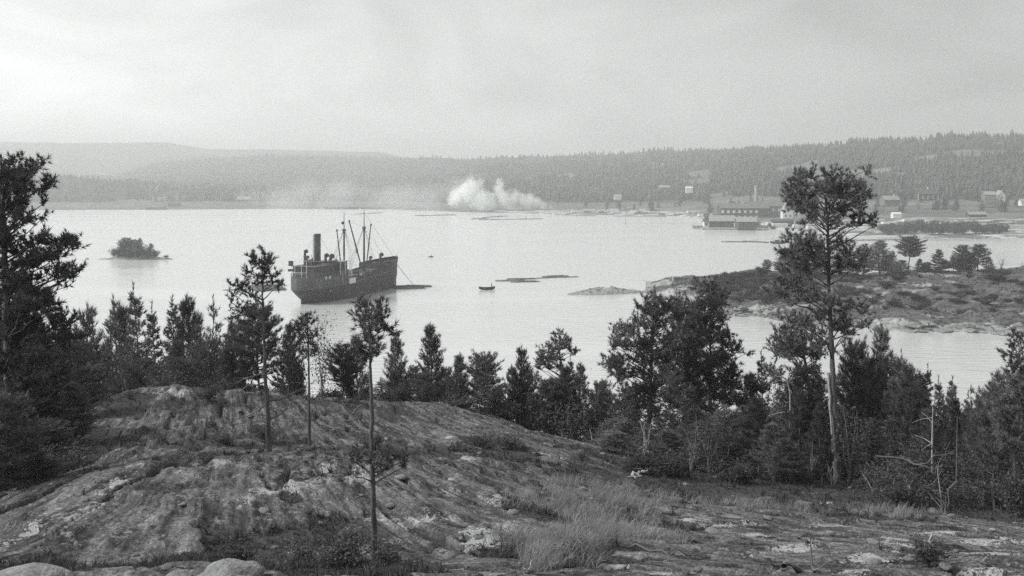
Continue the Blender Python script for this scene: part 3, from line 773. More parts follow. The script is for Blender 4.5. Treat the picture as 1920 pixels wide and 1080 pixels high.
for i in range(2):
    reg('round_pine%d' % i, *gen_conifer(75 + i, 10, 3.0, .06, pine_old, 18, 6, 14, .42, 13, .045, .5, .05, 0, .5, .6, .9), 10, 3.0, 'bark', 'needle')
for i in range(2):
    reg('thin_pine%d' % i, *gen_conifer(90 + i, 10, 1.5, .30, pine_young, 13, 4, 8, .34, 8, .045, .8, .1, .02, .4, .7, .7), 10, 1.5, 'bark', 'needle')
for i in range(3):
    reg('scrub%d' % i, *gen_bush(130 + i, 2.0, 1.5, 12, 40, .10), 2.0, 1.5, 'bark', 'scrub')
for i in range(3):
    reg('bush%d' % i, *gen_bush(100 + i, 2.0, 1.3, 9, 34, .085), 2.0, 1.3, 'birch', 'leaf')
for i in range(2):
    reg('sapling%d' % i, *gen_bush(110 + i, 5.0, 1.3, 7, 40, .085), 5.0, 1.3, 'birch', 'leaf')
for i in range(2):
    reg('sparse%d' % i, *gen_bush(120 + i, 5.0, 1.1, 6, 9, .075), 5.0, 1.1, 'birch', 'leaf')
KINDN = {'young_pine': ('pine_tree', 'pine tree'), 'old_pine': ('pine_tree', 'pine tree'), 'spruce': ('spruce_tree', 'spruce tree'),
         'round_pine': ('pine_tree', 'pine tree'), 'thin_pine': ('pine_tree', 'pine tree'), 'bush': ('bush', 'bush'), 'scrub': ('bush', 'bush'), 'sapling': ('leafy_sapling', 'sapling'), 'sparse': ('birch_sapling', 'sapling')}
def put_tree(proto, loc, H, R, label, group=None, rz=None, rng=random.Random(5)):
    wme, cme, h0, r0 = PROTO[proto]
    nm, cat = KINDN[proto.rstrip('0123456789')]
    root = thing(nm, label, cat, loc, rng.uniform(0, 6.28) if rz is None else rz, group)
    root.scale = (R / r0, R / r0, H / h0)
    woody = 'stems' if cat == 'bush' else 'trunk'
    link(woody, wme, root); link('leaves' if cat == 'bush' else 'crown', cme, root)
    return root
def tree(px, topy, Y, hw, proto, label, group=None, ground=None):
    x = XW(px, Y); z0 = (ground(x, Y) if ground else gz(x, Y)) - .12
    H = max(1.0, ZW(topy, Y) - z0)
    fl = {'young_pine': .17, 'spruce': .14, 'round_pine': .18, 'old_pine': .13, 'thin_pine': .10}.get(proto.rstrip('0123456789'), 0) if ground is None else 0
    return put_tree(proto, (x, Y, z0), H, max(hw / F * Y * 1.1, fl * H), label, group)

# --- the hand shaped pines: trunk line and foliage pads read off one by one
def hero(label, Y, trunk, pads, org, k, seed, tl=.16, tk=13, twid=.030, dens=1.0, dead=(), back=.55, depth=None, base=None, lim=1.0, wmat='bark', double=True):
    rng = np.random.RandomState(seed)
    cv = lambda cx, cy_: (org[0] + cx / k, org[1] + cy_ / k)
    tp = np.array([tuple(P(*cv(a, b_), Y)) for a, b_, _ in trunk]); tr = np.array([w_ / k / F * Y / 2 for _, _, w_ in trunk])
    if base is not None: tp[0, 2] = base
    o = np.argsort(tp[:, 2]); tz = tp[o, 2]
    rootp = tp[0].copy(); wood, nd = NB(), NB()
    s0 = np.linspace(0, 1, len(tp)); s1 = np.linspace(0, 1, len(tp) * 4)
    tpf = np.stack([np.interp(s1, s0, tp[:, q]) for q in range(3)], -1); trf = np.interp(s1, s0, tr)
    tpf[1:-1, :2] += rng.normal(size=(len(tpf) - 2, 2)) * tr.max() * .10
    trf[0] *= 1.35; trf = trf * (1 + .06 * rng.normal(size=len(trf)))
    wood.tube(tpf - rootp, trf, 9)
    def axis(z): return np.array([np.interp(z, tz, tp[o, q]) for q in range(3)])
    todo = []
    Rm = max(abs(XW(cv(a, b_)[0], Y) - axis(P(*cv(a, b_), Y).z)[0]) for a, b_, _, _ in pads) if pads else 1
    for (a, b_, rx, ry) in pads:
        c = np.array(P(*cv(a, b_), Y)); w_ = rx / k / F * Y; h_ = ry / k / F * Y
        dx = abs(c[0] - axis(c[2])[0]); room = math.sqrt(max(.05, 1 - min(1, dx / (Rm * 1.05)) ** 2)) * (depth or Rm)
        c1 = c.copy(); c1[1] += rng.uniform(-.45, .45) * room
        todo.append((c1, w_, h_))
        if double and rng.rand() < back:
            c2 = c.copy(); c2[1] += rng.choice([-1, 1]) * room * rng.uniform(.5, .95); c2[0] += rng.normal() * .25 * w_; c2[2] += rng.normal() * .2 * h_
            todo.append((c2, w_ * .95, h_ * .95))
    for c, w_, h_ in todo:
        ax = axis(c[2]); hd = math.hypot(c[0] - ax[0], c[1] - ax[1])
        za = max(tz[0] + .25 * (tz[-1] - tz[0]), min(c[2] - rng.uniform(.35, .7) * hd - .3 * h_, tz[-1] - .1)); p0 = axis(za)
        s = np.linspace(0, 1, 6)[:, None]
        mid = np.array([0, 0, 1]) * (rng.uniform(-.05, .05) * hd)
        br = p0 + (c - p0) * s + mid * (4 * s * (1 - s)) + rng.normal(size=(6, 3)) * .05 * (hd + .2) * (s * (1.2 - s))
        wood.tube(br - rootp, lim * (.008 + .013 * hd + .010 * w_) * (1.15 - .9 * s[:, 0]), 5)
        # the pad is a spray of shoots, each bristling with needle brushes, so its outline stays open and spiky
        ls = .40 * (w_ + h_) / 2 + .9 * tl
        ns = max(3, int(round(dens * 3.0 * math.pi * w_ * h_ / (ls * tl * 1.7)))); rr = rng.rand(ns, 1) ** .5
        sub = unit(rng.normal(size=(ns, 3))) * rr * np.array([w_, w_ * .9, h_]) * .78
        sdir = unit(unit(sub / np.array([w_, w_, h_])) * .75 + np.array([0, 0, .6]) + .3 * rng.normal(size=(ns, 3)))
        nt = max(3, int(ls / (tl * .33)))
        for q, sd_ in zip(sub, sdir):
            wood.tube(np.array([c - np.array([0, 0, .25 * h_]), c + q * .6 - np.array([0, 0, .1 * h_]), c + q, c + q + sd_ * ls * .7]) - rootp, [.012 + .006 * w_, .009, .007, .003], 3)
        tt = np.linspace(-.25, .85, nt)[None, :, None]
        pt = ((c + sub)[:, None] + sdir[:, None] * ls * tt + rng.normal(size=(ns, nt, 3)) * tl * .16).reshape(-1, 3)
        dr = unit(np.repeat(sdir, nt, 0) + np.array([0, 0, .25]) + .35 * rng.normal(size=pt.shape))
        nd.add(*tufts(rng, pt - rootp, dr, tl, tk, twid, .5))
    root = thing('pine_tree', label, 'pine tree', tuple(rootp))
    link('trunk', mesh_np('trunk', *wood.get(), M[wmat], True), root)
    if nd.n: link('crown', mesh_np('crown', *nd.get(), M['needle']), root)
    for i, (pts, r0, dm) in enumerate(dead):
        db = NB(); pw = np.array([tuple(P(*cv(a, b_), Y)) for a, b_ in pts])
        pw[:, 1] += np.linspace(0, rng.uniform(-.6, .6), len(pw))
        s1 = np.linspace(0, 1, 10); s0 = np.linspace(0, 1, len(pw))
        q = np.stack([np.interp(s1, s0, pw[:, j]) for j in range(3)], -1); q[1:] += rng.normal(size=(9, 3)) * .02
        rr = r0 * (1.05 - .85 * s1); db.tube(q - rootp, rr, 5)
        for j in range(4):
            e = rng.randint(3, 9); d = unit(q[e] - q[e - 1] + rng.normal(size=3) * .05 + np.array([0, 0, rng.choice([-1, 1]) * .02])); ln = rng.uniform(.15, .5)
            off = unit(d + rng.normal(size=3) * .6); db.tube(np.array([q[e], q[e] + off * ln * .5, q[e] + off * ln + rng.normal(size=3) * .05]) - rootp, [rr[e] * .6, rr[e] * .4, .004], 4)
        link('dead_branch', mesh_np('dead_branch', *db.get(), M[dm], True), root)
    return root

S7 = 697 / 400
hero('tallest pine at right with forked open top, its bare trunk rising from the heath', 46,
     [(263, 1046, 30), (258, 950, 22), (250, 780, 19), (243, 640, 16), (238, 500, 14), (233, 350, 11), (230, 230, 9), (226, 150, 7), (224, 60, 3)],
     [(140, 72, 33, 34), (118, 95, 18, 22), (190, 50, 28, 27), (235, 55, 38, 36), (262, 100, 34, 40), (200, 100, 34, 30), (165, 122, 40, 34), (343, 36, 15, 22), (338, 70, 20, 26), (322, 100, 26, 30), (345, 128, 28, 24), (366, 118, 16, 10),
      (290, 118, 30, 34), (310, 150, 36, 20), (130, 150, 26, 22), (120, 160, 22, 14), (152, 195, 32, 24), (170, 165, 30, 20), (255, 155, 30, 24), (300, 182, 40, 18), (345, 205, 42, 18), (388, 214, 16, 12), (362, 180, 22, 10), (270, 205, 30, 14), (215, 150, 26, 22),
      (130, 262, 40, 30), (165, 275, 34, 28), (100, 300, 36, 26), (140, 318, 44, 34), (190, 300, 30, 30), (270, 270, 36, 28), (292, 310, 34, 26), (275, 345, 40, 24), (195, 345, 38, 26), (150, 355, 40, 24),
      (95, 398, 52, 20), (150, 388, 46, 24), (62, 428, 42, 18), (120, 440, 46, 20), (180, 430, 40, 22), (275, 480, 26, 20), (325, 490, 24, 16), (345, 480, 14, 10), (285, 525, 26, 16), (280, 556, 38, 22), (318, 572, 22, 12), (120, 522, 28, 16), (165, 540, 30, 18), (185, 500, 24, 18)],
     (1420, 300), S7, 11, tl=.22, tk=15, twid=.030, dens=1.0,
     dead=[(((232, 700), (235, 780), (238, 860), (242, 960), (245, 1040)), .07, 'dead'), (((242, 960), (215, 1000), (205, 1035)), .03, 'graydead'), (((240, 955), (190, 968)), .03, 'graydead')])
hero('slender pine with bare lower trunk and long dead boughs, in front of the ship', 34,
     [(250, 966, 27), (248, 880, 24), (243, 760, 21), (237, 640, 17), (230, 480, 13), (226, 350, 10), (222, 200, 8), (216, 70, 3)],
     [(215, 62, 20, 17), (178, 78, 20, 17), (192, 100, 32, 28), (246, 95, 28, 18), (266, 100, 14, 10), (165, 105, 20, 12), (178, 135, 28, 20), (232, 124, 28, 20), (212, 110, 28, 22), (225, 160, 48, 18), (168, 160, 30, 13), (255, 150, 16, 10), (275, 160, 16, 12), (296, 178, 22, 16), (308, 196, 15, 14), (280, 188, 22, 14), (215, 185, 34, 14),
      (100, 198, 14, 16), (118, 212, 26, 20), (145, 225, 28, 20), (165, 200, 20, 12), (92, 240, 14, 12), (85, 278, 24, 20), (110, 300, 24, 18), (130, 322, 30, 20), (98, 348, 20, 15), (150, 300, 20, 14), (165, 260, 22, 10)],
     (400, 450), 2.4, 12, tl=.16, tk=13, twid=.024, dens=.85, back=.3,
     dead=[(((246, 722), (300, 716), (340, 700), (385, 682), (420, 668)), .055, 'graydead'), (((250, 806), (300, 785), (335, 755), (345, 712)), .03, 'graydead'),
           (((232, 592), (180, 612), (140, 625), (96, 642)), .035, 'graydead'), (((238, 612), (270, 645), (330, 652), (395, 648)), .022, 'graydead'),
           (((236, 640), (170, 652), (110, 690), (70, 710)), .03, 'graydead'), (((240, 740), (190, 770), (130, 800), (70, 815)), .03, 'graydead'), (((245, 850), (200, 865), (165, 905)), .02, 'graydead')])
hero('small crooked pine in the middle foreground, dark pads low on its trunk', 20,
     [(722, 1442, 30), (722, 1300, 27), (716, 1080, 23), (712, 900, 20), (712, 720, 17), (706, 560, 13), (705, 440, 9), (712, 360, 7), (712, 290, 3)],
     [(678, 288, 14, 18), (690, 318, 26, 22), (740, 305, 14, 20), (735, 330, 24, 24), (776, 322, 12, 18), (768, 342, 18, 16), (650, 348, 24, 18), (665, 372, 26, 18), (705, 352, 40, 18), (745, 360, 20, 14), (775, 408, 22, 14), (795, 420, 12, 10), (760, 395, 16, 10), (700, 400, 24, 14), (660, 400, 20, 12), (632, 462, 22, 13), (655, 470, 30, 18), (690, 466, 32, 18), (725, 455, 20, 12), (645, 498, 22, 12), (680, 505, 34, 20), (735, 480, 22, 16), (710, 520, 26, 18), (690, 545, 24, 16), (750, 500, 16, 12), (695, 425, 18, 12),
      (650, 965, 20, 14), (678, 968, 26, 14), (720, 955, 30, 14), (755, 950, 28, 13), (700, 985, 26, 16), (775, 1000, 24, 16), (750, 985, 22, 13), (800, 1016, 18, 14), (830, 985, 20, 13), (860, 990, 16, 11), (868, 1015, 14, 10), (640, 995, 18, 11), (612, 1000, 16, 12), (618, 1030, 20, 12)],
     (400, 450), 2.4, 13, tl=.14, tk=18, twid=.016, dens=1.2, back=.15, depth=.75,
     dead=[(((716, 1010), (690, 1000), (660, 1020)), .016, 'graydead'), (((712, 690), (740, 650), (760, 640)), .01, 'graydead'), (((714, 840), (690, 800), (672, 795)), .01, 'graydead')])
hero('big dark pine at the left edge, its tiers of boughs reaching over the lake', 31,
     [(40, 1150, 40), (34, 900, 34), (28, 700, 30), (20, 500, 24), (14, 300, 17), (10, 150, 10), (6, 40, 4)],
     [(12, 62, 18, 22), (48, 76, 24, 18), (92, 66, 18, 20), (100, 85, 20, 14), (30, 112, 34, 26), (80, 112, 34, 30), (118, 138, 34, 28), (150, 150, 26, 18), (168, 140, 14, 10), (20, 168, 34, 28), (62, 178, 34, 26), (95, 160, 28, 22), (24, 232, 40, 30), (62, 240, 42, 22), (90, 222, 18, 18), (30, 288, 46, 26), (92, 278, 30, 16), (122, 276, 16, 10), (55, 310, 24, 18), (20, 345, 38, 34), (40, 380, 30, 22),
      (52, 402, 44, 34), (112, 382, 26, 24), (105, 362, 14, 10), (180, 358, 26, 24), (212, 375, 30, 24), (248, 378, 26, 18), (275, 384, 16, 14), (225, 420, 36, 26), (180, 432, 36, 26), (130, 440, 42, 28), (70, 452, 44, 34), (22, 470, 34, 34), (290, 474, 14, 16), (265, 494, 20, 12), (240, 500, 34, 16), (180, 498, 46, 16), (120, 505, 46, 22), (256, 532, 9, 9), (40, 545, 50, 36), (100, 560, 46, 30), (150, 560, 42, 28), (180, 590, 32, 34), (130, 610, 46, 30), (60, 620, 56, 36), (200, 620, 16, 20), (100, 650, 56, 26), (190, 645, 24, 16), (30, 690, 50, 36), (110, 700, 56, 34), (180, 690, 40, 28), (235, 700, 30, 20), (60, 760, 60, 40), (150, 760, 56, 36), (225, 745, 36, 26),
      (30, 840, 60, 50), (110, 830, 60, 44), (190, 800, 50, 36), (60, 920, 60, 50), (140, 900, 56, 44), (-40, 120, 40, 40), (-50, 230, 46, 40), (-60, 350, 50, 45), (-60, 480, 55, 45), (-60, 610, 60, 50)],
     (0, 270), 2.0, 14, tl=.17, tk=14, twid=.028, dens=1.5, back=.7, depth=1.7)
hero('broad dark pine, left one of the pair before the headland tip', 58,
     [(260, 1010, 26), (262, 800, 22), (268, 600, 18), (276, 400, 14), (282, 250, 9), (288, 130, 4)],
     [(287, 148, 18, 20), (250, 172, 24, 16), (290, 180, 40, 22), (330, 184, 34, 22), (228, 200, 18, 20), (375, 195, 30, 20), (425, 185, 26, 20), (420, 215, 34, 22), (260, 225, 48, 26), (330, 232, 50, 28), (390, 245, 44, 26), (190, 264, 20, 20), (215, 280, 34, 18), (290, 275, 44, 24), (160, 315, 24, 22), (128, 330, 34, 16), (98, 346, 22, 18), (190, 330, 40, 26), (265, 325, 46, 26), (340, 310, 50, 30), (400, 320, 40, 30), (80, 400, 20, 18), (120, 400, 40, 22), (185, 400, 50, 28), (260, 400, 52, 28), (335, 400, 50, 32), (400, 400, 46, 32), (48, 482, 34, 28), (85, 465, 36, 22), (125, 462, 36, 20), (190, 470, 50, 26), (270, 480, 58, 32), (350, 480, 54, 36), (72, 505, 30, 14), (105, 555, 40, 24), (165, 545, 52, 28), (240, 560, 62, 34), (330, 560, 60, 40), (130, 620, 60, 34), (200, 630, 64, 38), (290, 640, 70, 42), (110, 690, 56, 34), (190, 710, 70, 40), (290, 720, 76, 42), (370, 650, 60, 44)],
     (1120, 500), 2.7, 15, tl=.29, tk=16, twid=.036, dens=1.45, back=.7, depth=2.6)
hero('pointed dark pine, right one of the pair before the headland tip', 60,
     [(572, 1000, 22), (572, 800, 18), (572, 600, 15), (572, 420, 11), (574, 250, 8), (576, 60, 3)],
     [(577, 80, 12, 18), (572, 104, 22, 16), (545, 100, 10, 12), (600, 102, 12, 10), (580, 130, 34, 18), (540, 150, 22, 16), (605, 150, 36, 20), (565, 175, 46, 20), (520, 170, 20, 16), (620, 182, 30, 16), (600, 212, 46, 20), (545, 215, 44, 20), (500, 195, 24, 16), (480, 230, 34, 22), (535, 252, 48, 22), (600, 252, 48, 20), (642, 262, 26, 16), (490, 290, 44, 24), (560, 292, 50, 22), (620, 300, 36, 18), (652, 296, 16, 10), (470, 340, 44, 28), (540, 345, 46, 26), (610, 345, 34, 18), (655, 338, 28, 16), (640, 360, 24, 14), (545, 400, 50, 26), (470, 400, 50, 30), (620, 410, 40, 18), (675, 400, 34, 18), (712, 405, 22, 14), (738, 430, 18, 12), (690, 430, 30, 13), (600, 455, 42, 18), (655, 462, 24, 9), (540, 465, 50, 28), (460, 470, 54, 34), (610, 510, 56, 28), (545, 530, 56, 32), (660, 540, 44, 26), (705, 560, 40, 22), (745, 565, 16, 14), (600, 575, 62, 34), (520, 590, 60, 36), (450, 560, 54, 36), (680, 600, 50, 30), (590, 640, 66, 36), (500, 660, 66, 38), (670, 655, 56, 34), (780, 600, 30, 26), (820, 620, 26, 26)],
     (1120, 500), 2.7, 16, tl=.29, tk=16, twid=.036, dens=1.45, back=.65, depth=2.4)
hero('round-topped dark pine leaning left, beside the tallest pine', 52,
     [(190, 990, 18), (180, 850, 15), (165, 720, 12), (150, 620, 8), (140, 560, 4)],
     [(128, 545, 30, 16), (170, 545, 34, 18), (92, 572, 30, 16), (60, 590, 26, 14), (48, 604, 14, 10), (130, 575, 48, 22), (190, 575, 42, 22), (100, 605, 56, 22), (165, 610, 52, 24), (215, 600, 30, 20), (80, 635, 40, 16), (130, 640, 52, 20), (190, 645, 44, 22), (45, 690, 24, 18), (70, 710, 40, 22), (140, 690, 50, 24), (200, 700, 40, 26)],
     (1420, 300), S7, 17, tl=.20, tk=12, twid=.036, dens=.95, back=.6, depth=1.8)
hero('flat-topped pine with crooked trunk, above the gap beside the big pines', 66,
     [(1455, 850, 24), (1435, 700, 22), (1420, 560, 18), (1412, 430, 15), (1395, 330, 12), (1392, 200, 5)],
     [(1390, 200, 36, 18), (1375, 220, 24, 16), (1425, 225, 34, 20), (1335, 262, 30, 20), (1385, 262, 44, 22), (1440, 258, 34, 18), (1465, 275, 22, 14), (1350, 290, 34, 14), (1420, 295, 40, 15), (1478, 310, 20, 14), (1505, 312, 18, 18), (1490, 325, 24, 10), (1270, 320, 36, 22), (1320, 330, 36, 24), (1260, 360, 30, 28), (1310, 380, 50, 30), (1370, 380, 40, 30), (1250, 410, 34, 28), (1300, 430, 46, 26), (1360, 430, 40, 26), (1395, 440, 22, 22), (1240, 440, 20, 16)],
     (700, 580), 4.0, 18, tl=.24, tk=11, twid=.045, dens=1.0, back=.6, depth=1.2)
hero('thin young pine with whorled top on the rock, right of the slender pine', 34.5,
     [(433, 925, 15), (432, 800, 12), (430, 650, 10), (427, 500, 8), (424, 400, 6), (420, 325, 3)],
     [(418, 332, 12, 12), (405, 352, 16, 12), (432, 352, 20, 12), (390, 378, 16, 12), (420, 376, 24, 12), (448, 372, 14, 10), (405, 400, 24, 12), (445, 402, 26, 13), (385, 402, 12, 8), (398, 432, 22, 13), (440, 434, 28, 14), (462, 430, 10, 8), (410, 460, 26, 14), (450, 465, 26, 14), (385, 455, 14, 9), (425, 492, 26, 14), (400, 500, 18, 10), (455, 498, 20, 10), (440, 520, 22, 10), (415, 530, 20, 9)],
     (400, 450), 2.4, 19, tl=.16, tk=12, twid=.024, dens=.7, back=.2, depth=.5,
     dead=[(((430, 640), (400, 632), (370, 640)), .012, 'graydead'), (((432, 720), (455, 700), (470, 702)), .010, 'graydead')])
hero('dark pine bough and crown cut off by the right edge of the view', 30,
     [(760, 1000, 60), (755, 700, 50), (745, 450, 38), (735, 330, 24)],
     [(585, 312, 24, 14), (600, 350, 40, 26), (560, 395, 40, 26), (600, 410, 40, 34), (640, 380, 40, 40), (545, 410, 22, 26), (505, 470, 18, 14), (550, 485, 42, 24), (600, 480, 44, 24), (515, 545, 24, 13), (560, 570, 22, 16), (540, 600, 22, 16), (600, 620, 40, 18), (680, 450, 60, 50), (680, 560, 60, 40), (650, 640, 60, 30)],
     (1780, 560), 4.5, 20, tl=.15, tk=13, twid=.024, dens=1.0, back=.5, depth=1.0)

# --- trees between the rock and the shore, one by one
LT = [
 (72, 596, 46, 52, 'young_pine1', 'dense dark pine just right of the edge pine, under its boughs'),
 (118, 628, 44, 34, 'young_pine2', 'dark bushy pine at the foot of the left edge pine'),
 (163, 584, 74, 22, 'young_pine0', 'small pine standing apart, leftmost of the row below the wooded islet'),
 (206, 567, 76, 22, 'thin_pine0', 'pine with tufted top, second from left below the wooded islet'),
 (233, 580, 80, 20, 'young_pine3', 'slim pine squeezed against the tall dense spruce at left'),
 (258, 542, 70, 34, 'spruce0', 'tallest dense dark conifer of the left row, blunt top'),
 (291, 577, 72, 17, 'spruce1', 'narrow dark spruce touching the right side of the tall dense conifer'),
 (315, 567, 78, 13, 'spruce2', 'thin pale pointed spruce in the middle of the left row'),
 (352, 567, 72, 32, 'young_pine2', 'broad many-tipped pine in the left row, right of the thin spruce'),
 (372, 604, 66, 24, 'spruce0', 'low dark conifer between the many-tipped pine and the airy pine'),
 (395, 564, 74, 20, 'thin_pine1', 'airy light pine with open crown, last of the left row'),
 (440, 612, 62, 30, 'old_pine0', 'rounded pine behind the slender pine, on its left side'),
 (485, 584, 60, 48, 'old_pine1', 'broad rounded pine crown directly behind the slender pine trunk'),
 (540, 610, 62, 20, 'young_pine3', 'small dark pine left of the thin young pine on the rock'),
 (604, 586, 58, 19, 'sapling0', 'light leafy sapling just right of the thin young pine on the rock'),
 (552, 640, 58, 24, 'bush1', 'rounded leafy bush under the ship, behind the slender pine'),
 (640, 650, 62, 30, 'old_pine2', 'low round pine left of the crooked foreground pine'),
 (668, 635, 66, 26, 'young_pine0', 'pine half hidden behind the crooked foreground pine crown'),
 (742, 626, 68, 32, 'young_pine1', 'pointed pine with drooping right boughs, right of the crooked pine'),
 (776, 690, 64, 22, 'old_pine0', 'low dark pine filling the gap between two pointed pines'),
 (810, 614, 68, 32, 'young_pine2', 'twin-topped pine in the middle of the view'),
 (858, 668, 70, 24, 'young_pine3', 'rounded low pine right of the twin-topped pine'),
 (908, 670, 68, 36, 'old_pine1', 'wide blunt pine at the top of the middle rock slope'),
 (978, 656, 70, 28, 'young_pine0', 'conical pine left of the flat-topped pine'),
 (1072, 674, 64, 26, 'spruce1', 'dense little spruce right of the flat-topped pine'),
 (1030, 715, 62, 40, 'old_pine2', 'dark low pine below the flat-topped pine'),
 (1128, 742, 66, 16, 'thin_pine0', 'slim young pine in the water gap left of the big pair'),
 (1290, 575, 66, 44, 'old_pine0', 'dark pine filling the space between the big pair'),
 (1405, 705, 60, 26, 'young_pine1', 'small dark pine at the right foot of the pointed pine'),
 (1421, 666, 64, 15, 'spruce2', 'narrow light spruce standing alone in the cove gap'),
 (1452, 700, 56, 24, 'sapling1', 'pale leafy sapling with curved stem near the cove gap'),
 (1505, 690, 50, 40, 'young_pine3', 'bushy pine left of the tallest pine trunk, below the leaning pine'),
 (1602, 652, 54, 28, 'old_pine1', 'dark pine close on the right of the tallest pine trunk'),
 (1652, 618, 56, 32, 'young_pine0', 'pointed pine with upright candles, right of the tallest pine'),
 (1697, 665, 58, 16, 'thin_pine1', 'slim pine with candle tips, right of the pointed pine'),
 (1680, 716, 52, 36, 'young_pine2', 'dense bushy pine in the right thicket under the slim pine'),
 (1733, 690, 56, 28, 'spruce0', 'dark rounded spruce in the right thicket, left of three small tops'),
 (1763, 712, 58, 16, 'spruce1', 'first of three small pointed tops against the right water'),
 (1792, 714, 60, 15, 'spruce2', 'middle one of three small pointed tops against the right water'),
 (1815, 730, 58, 14, 'thin_pine0', 'last and lowest of three small pointed tops against the right water'),
 (1868, 704, 38, 42, 'young_pine1', 'dark pine with knobbly top below the right edge bough'),
 (1905, 706, 36, 46, 'old_pine2', 'very dark pine crown at the right edge, under the bough'),
 (1838, 752, 42, 26, 'young_pine3', 'low dark pine at the left foot of the right edge pines'),
]
for (px, ty, Yv, hw, pr, lab) in LT: tree(px, ty, Yv, hw, pr, lab)
rt = random.Random(9)
def thicket(n, x0, x1, y0, y1, t0, t1, protos, hw, lab, grp):
    for i in range(n):
        px = x0 + (x1 - x0) * (i + rt.random()) / n; Yv = rt.uniform(y0, y1)
        if 1495 < px < 1640 and Yv < 46.5 and t0 > 800: continue
        tree(px, rt.uniform(t0, t1), Yv, rt.uniform(*hw), rt.choice(protos), lab, grp)
CON = ['young_pine0', 'young_pine1', 'young_pine2', 'young_pine3', 'spruce0', 'spruce1', 'spruce2']
for px, ty, Yv, hw, pr, lab in ((-30, 560, 39, 80, 'round_pine0', 'very dark pine mass under the left edge pine, outermost'), (30, 625, 38, 70, 'young_pine2', 'dark pine mass under the left edge pine, beside its trunk'), (90, 650, 40, 60, 'round_pine1', 'dark pine mass at the left, its right flank against the water'), (135, 640, 47, 44, 'young_pine1', 'dark pine at the left with its top against the shore water'), (150, 690, 50, 50, 'round_pine0', 'low dark pine at the left above the rock edge'), (-8, 735, 28.5, 70, 'round_pine0', 'very dark low pine in front of the left edge trunk'), (62, 835, 30, 60, 'young_pine2', 'low dark pine in the bottom left shade before the slanting rock'), (20, 740, 34, 60, 'young_pine3', 'low dark pine in the lower left corner shade'), (70, 790, 36, 56, 'round_pine1', 'low dark round pine beside the slanting rock edge')):
    tree(px, ty, Yv, hw, pr, lab)
for i in range(24):
    px = 1470 + 480 * (i + rt.random()) / 24; ty = float(np.interp(px, [1470, 1600, 1650, 1700, 1760, 1830, 1900, 1960], [715, 680, 670, 690, 728, 750, 720, 700])) + rt.uniform(-6, 34)
    tree(px, ty, rt.uniform(50, 64), rt.uniform(24, 40), rt.choice(CON + ['round_pine0']), 'dense dark conifer in the belt of small trees right of the tallest pine', 'conifer belt at right')
CR = CON + ['round_pine0', 'round_pine1']
thicket(22, -60, 430, 57, 72, 630, 700, CR, (22, 40), 'dark young conifer in the thicket behind the left rock hump', 'young conifers behind the left hump')
thicket(12, -90, 150, 38, 50, 690, 830, CR, (36, 60), 'dark young conifer in the shade beside the left rock face', 'young conifers beside the left rock face')
thicket(26, 420, 1130, 60, 70, 686, 742, CR + ['old_pine0'], (20, 36), 'dark young conifer in the belt behind the middle rock slope', 'young conifers behind the middle slope')
thicket(36, 1125, 1480, 46, 64, 715, 835, CR, (28, 50), 'dark young conifer under the big pair of pines', 'young conifers under the big pines')
thicket(20, 1150, 1510, 43, 52, 790, 870, CR, (24, 44), 'low dark conifer at the front edge of the wood under the big pines', 'low front conifers under the big pines')
thicket(44, 1470, 1960, 42, 60, 735, 850, CR, (26, 46), 'dark young conifer in the thicket right of the tallest pine', 'young conifers of the right thicket')
thicket(12, -40, 480, 54, 66, 685, 735, ['bush0', 'bush1', 'bush2', 'sapling0'], (26, 44), 'leafy bush at the far edge of the left rock hump', 'bushes behind the left hump')
thicket(14, 470, 1130, 56, 64, 715, 760, ['bush0', 'bush1', 'bush2', 'sapling1'], (22, 38), 'leafy bush at the far edge of the middle rock slope', 'bushes behind the middle slope')
thicket(22, 1120, 1500, 41, 50, 850, 900, ['bush0', 'sparse0', 'bush2', 'sparse1'], (26, 50), 'thin leafy bush at the foot of the big pines', 'bushes below the big pines')
thicket(34, 1640, 1960, 35, 45, 845, 915, ['bush0', 'bush1', 'bush2', 'sparse1', 'sapling0', 'sparse0'], (26, 52), 'thin leafy bush in front of the right thicket', 'bushes before the right thicket')
thicket(12, -90, 130, 30, 38, 800, 910, ['bush0', 'bush2', 'bush1'], (40, 64), 'dark leafy bush below the left rock edge', 'bushes below the left rock edge')

thicket(26, 1140, 1960, 41, 50, 745, 855, ['sparse0', 'sparse1', 'sapling0', 'sparse0'], (16, 30), 'thin pale-stemmed birch sapling at the front of the right-hand wood', 'birch saplings before the right wood')
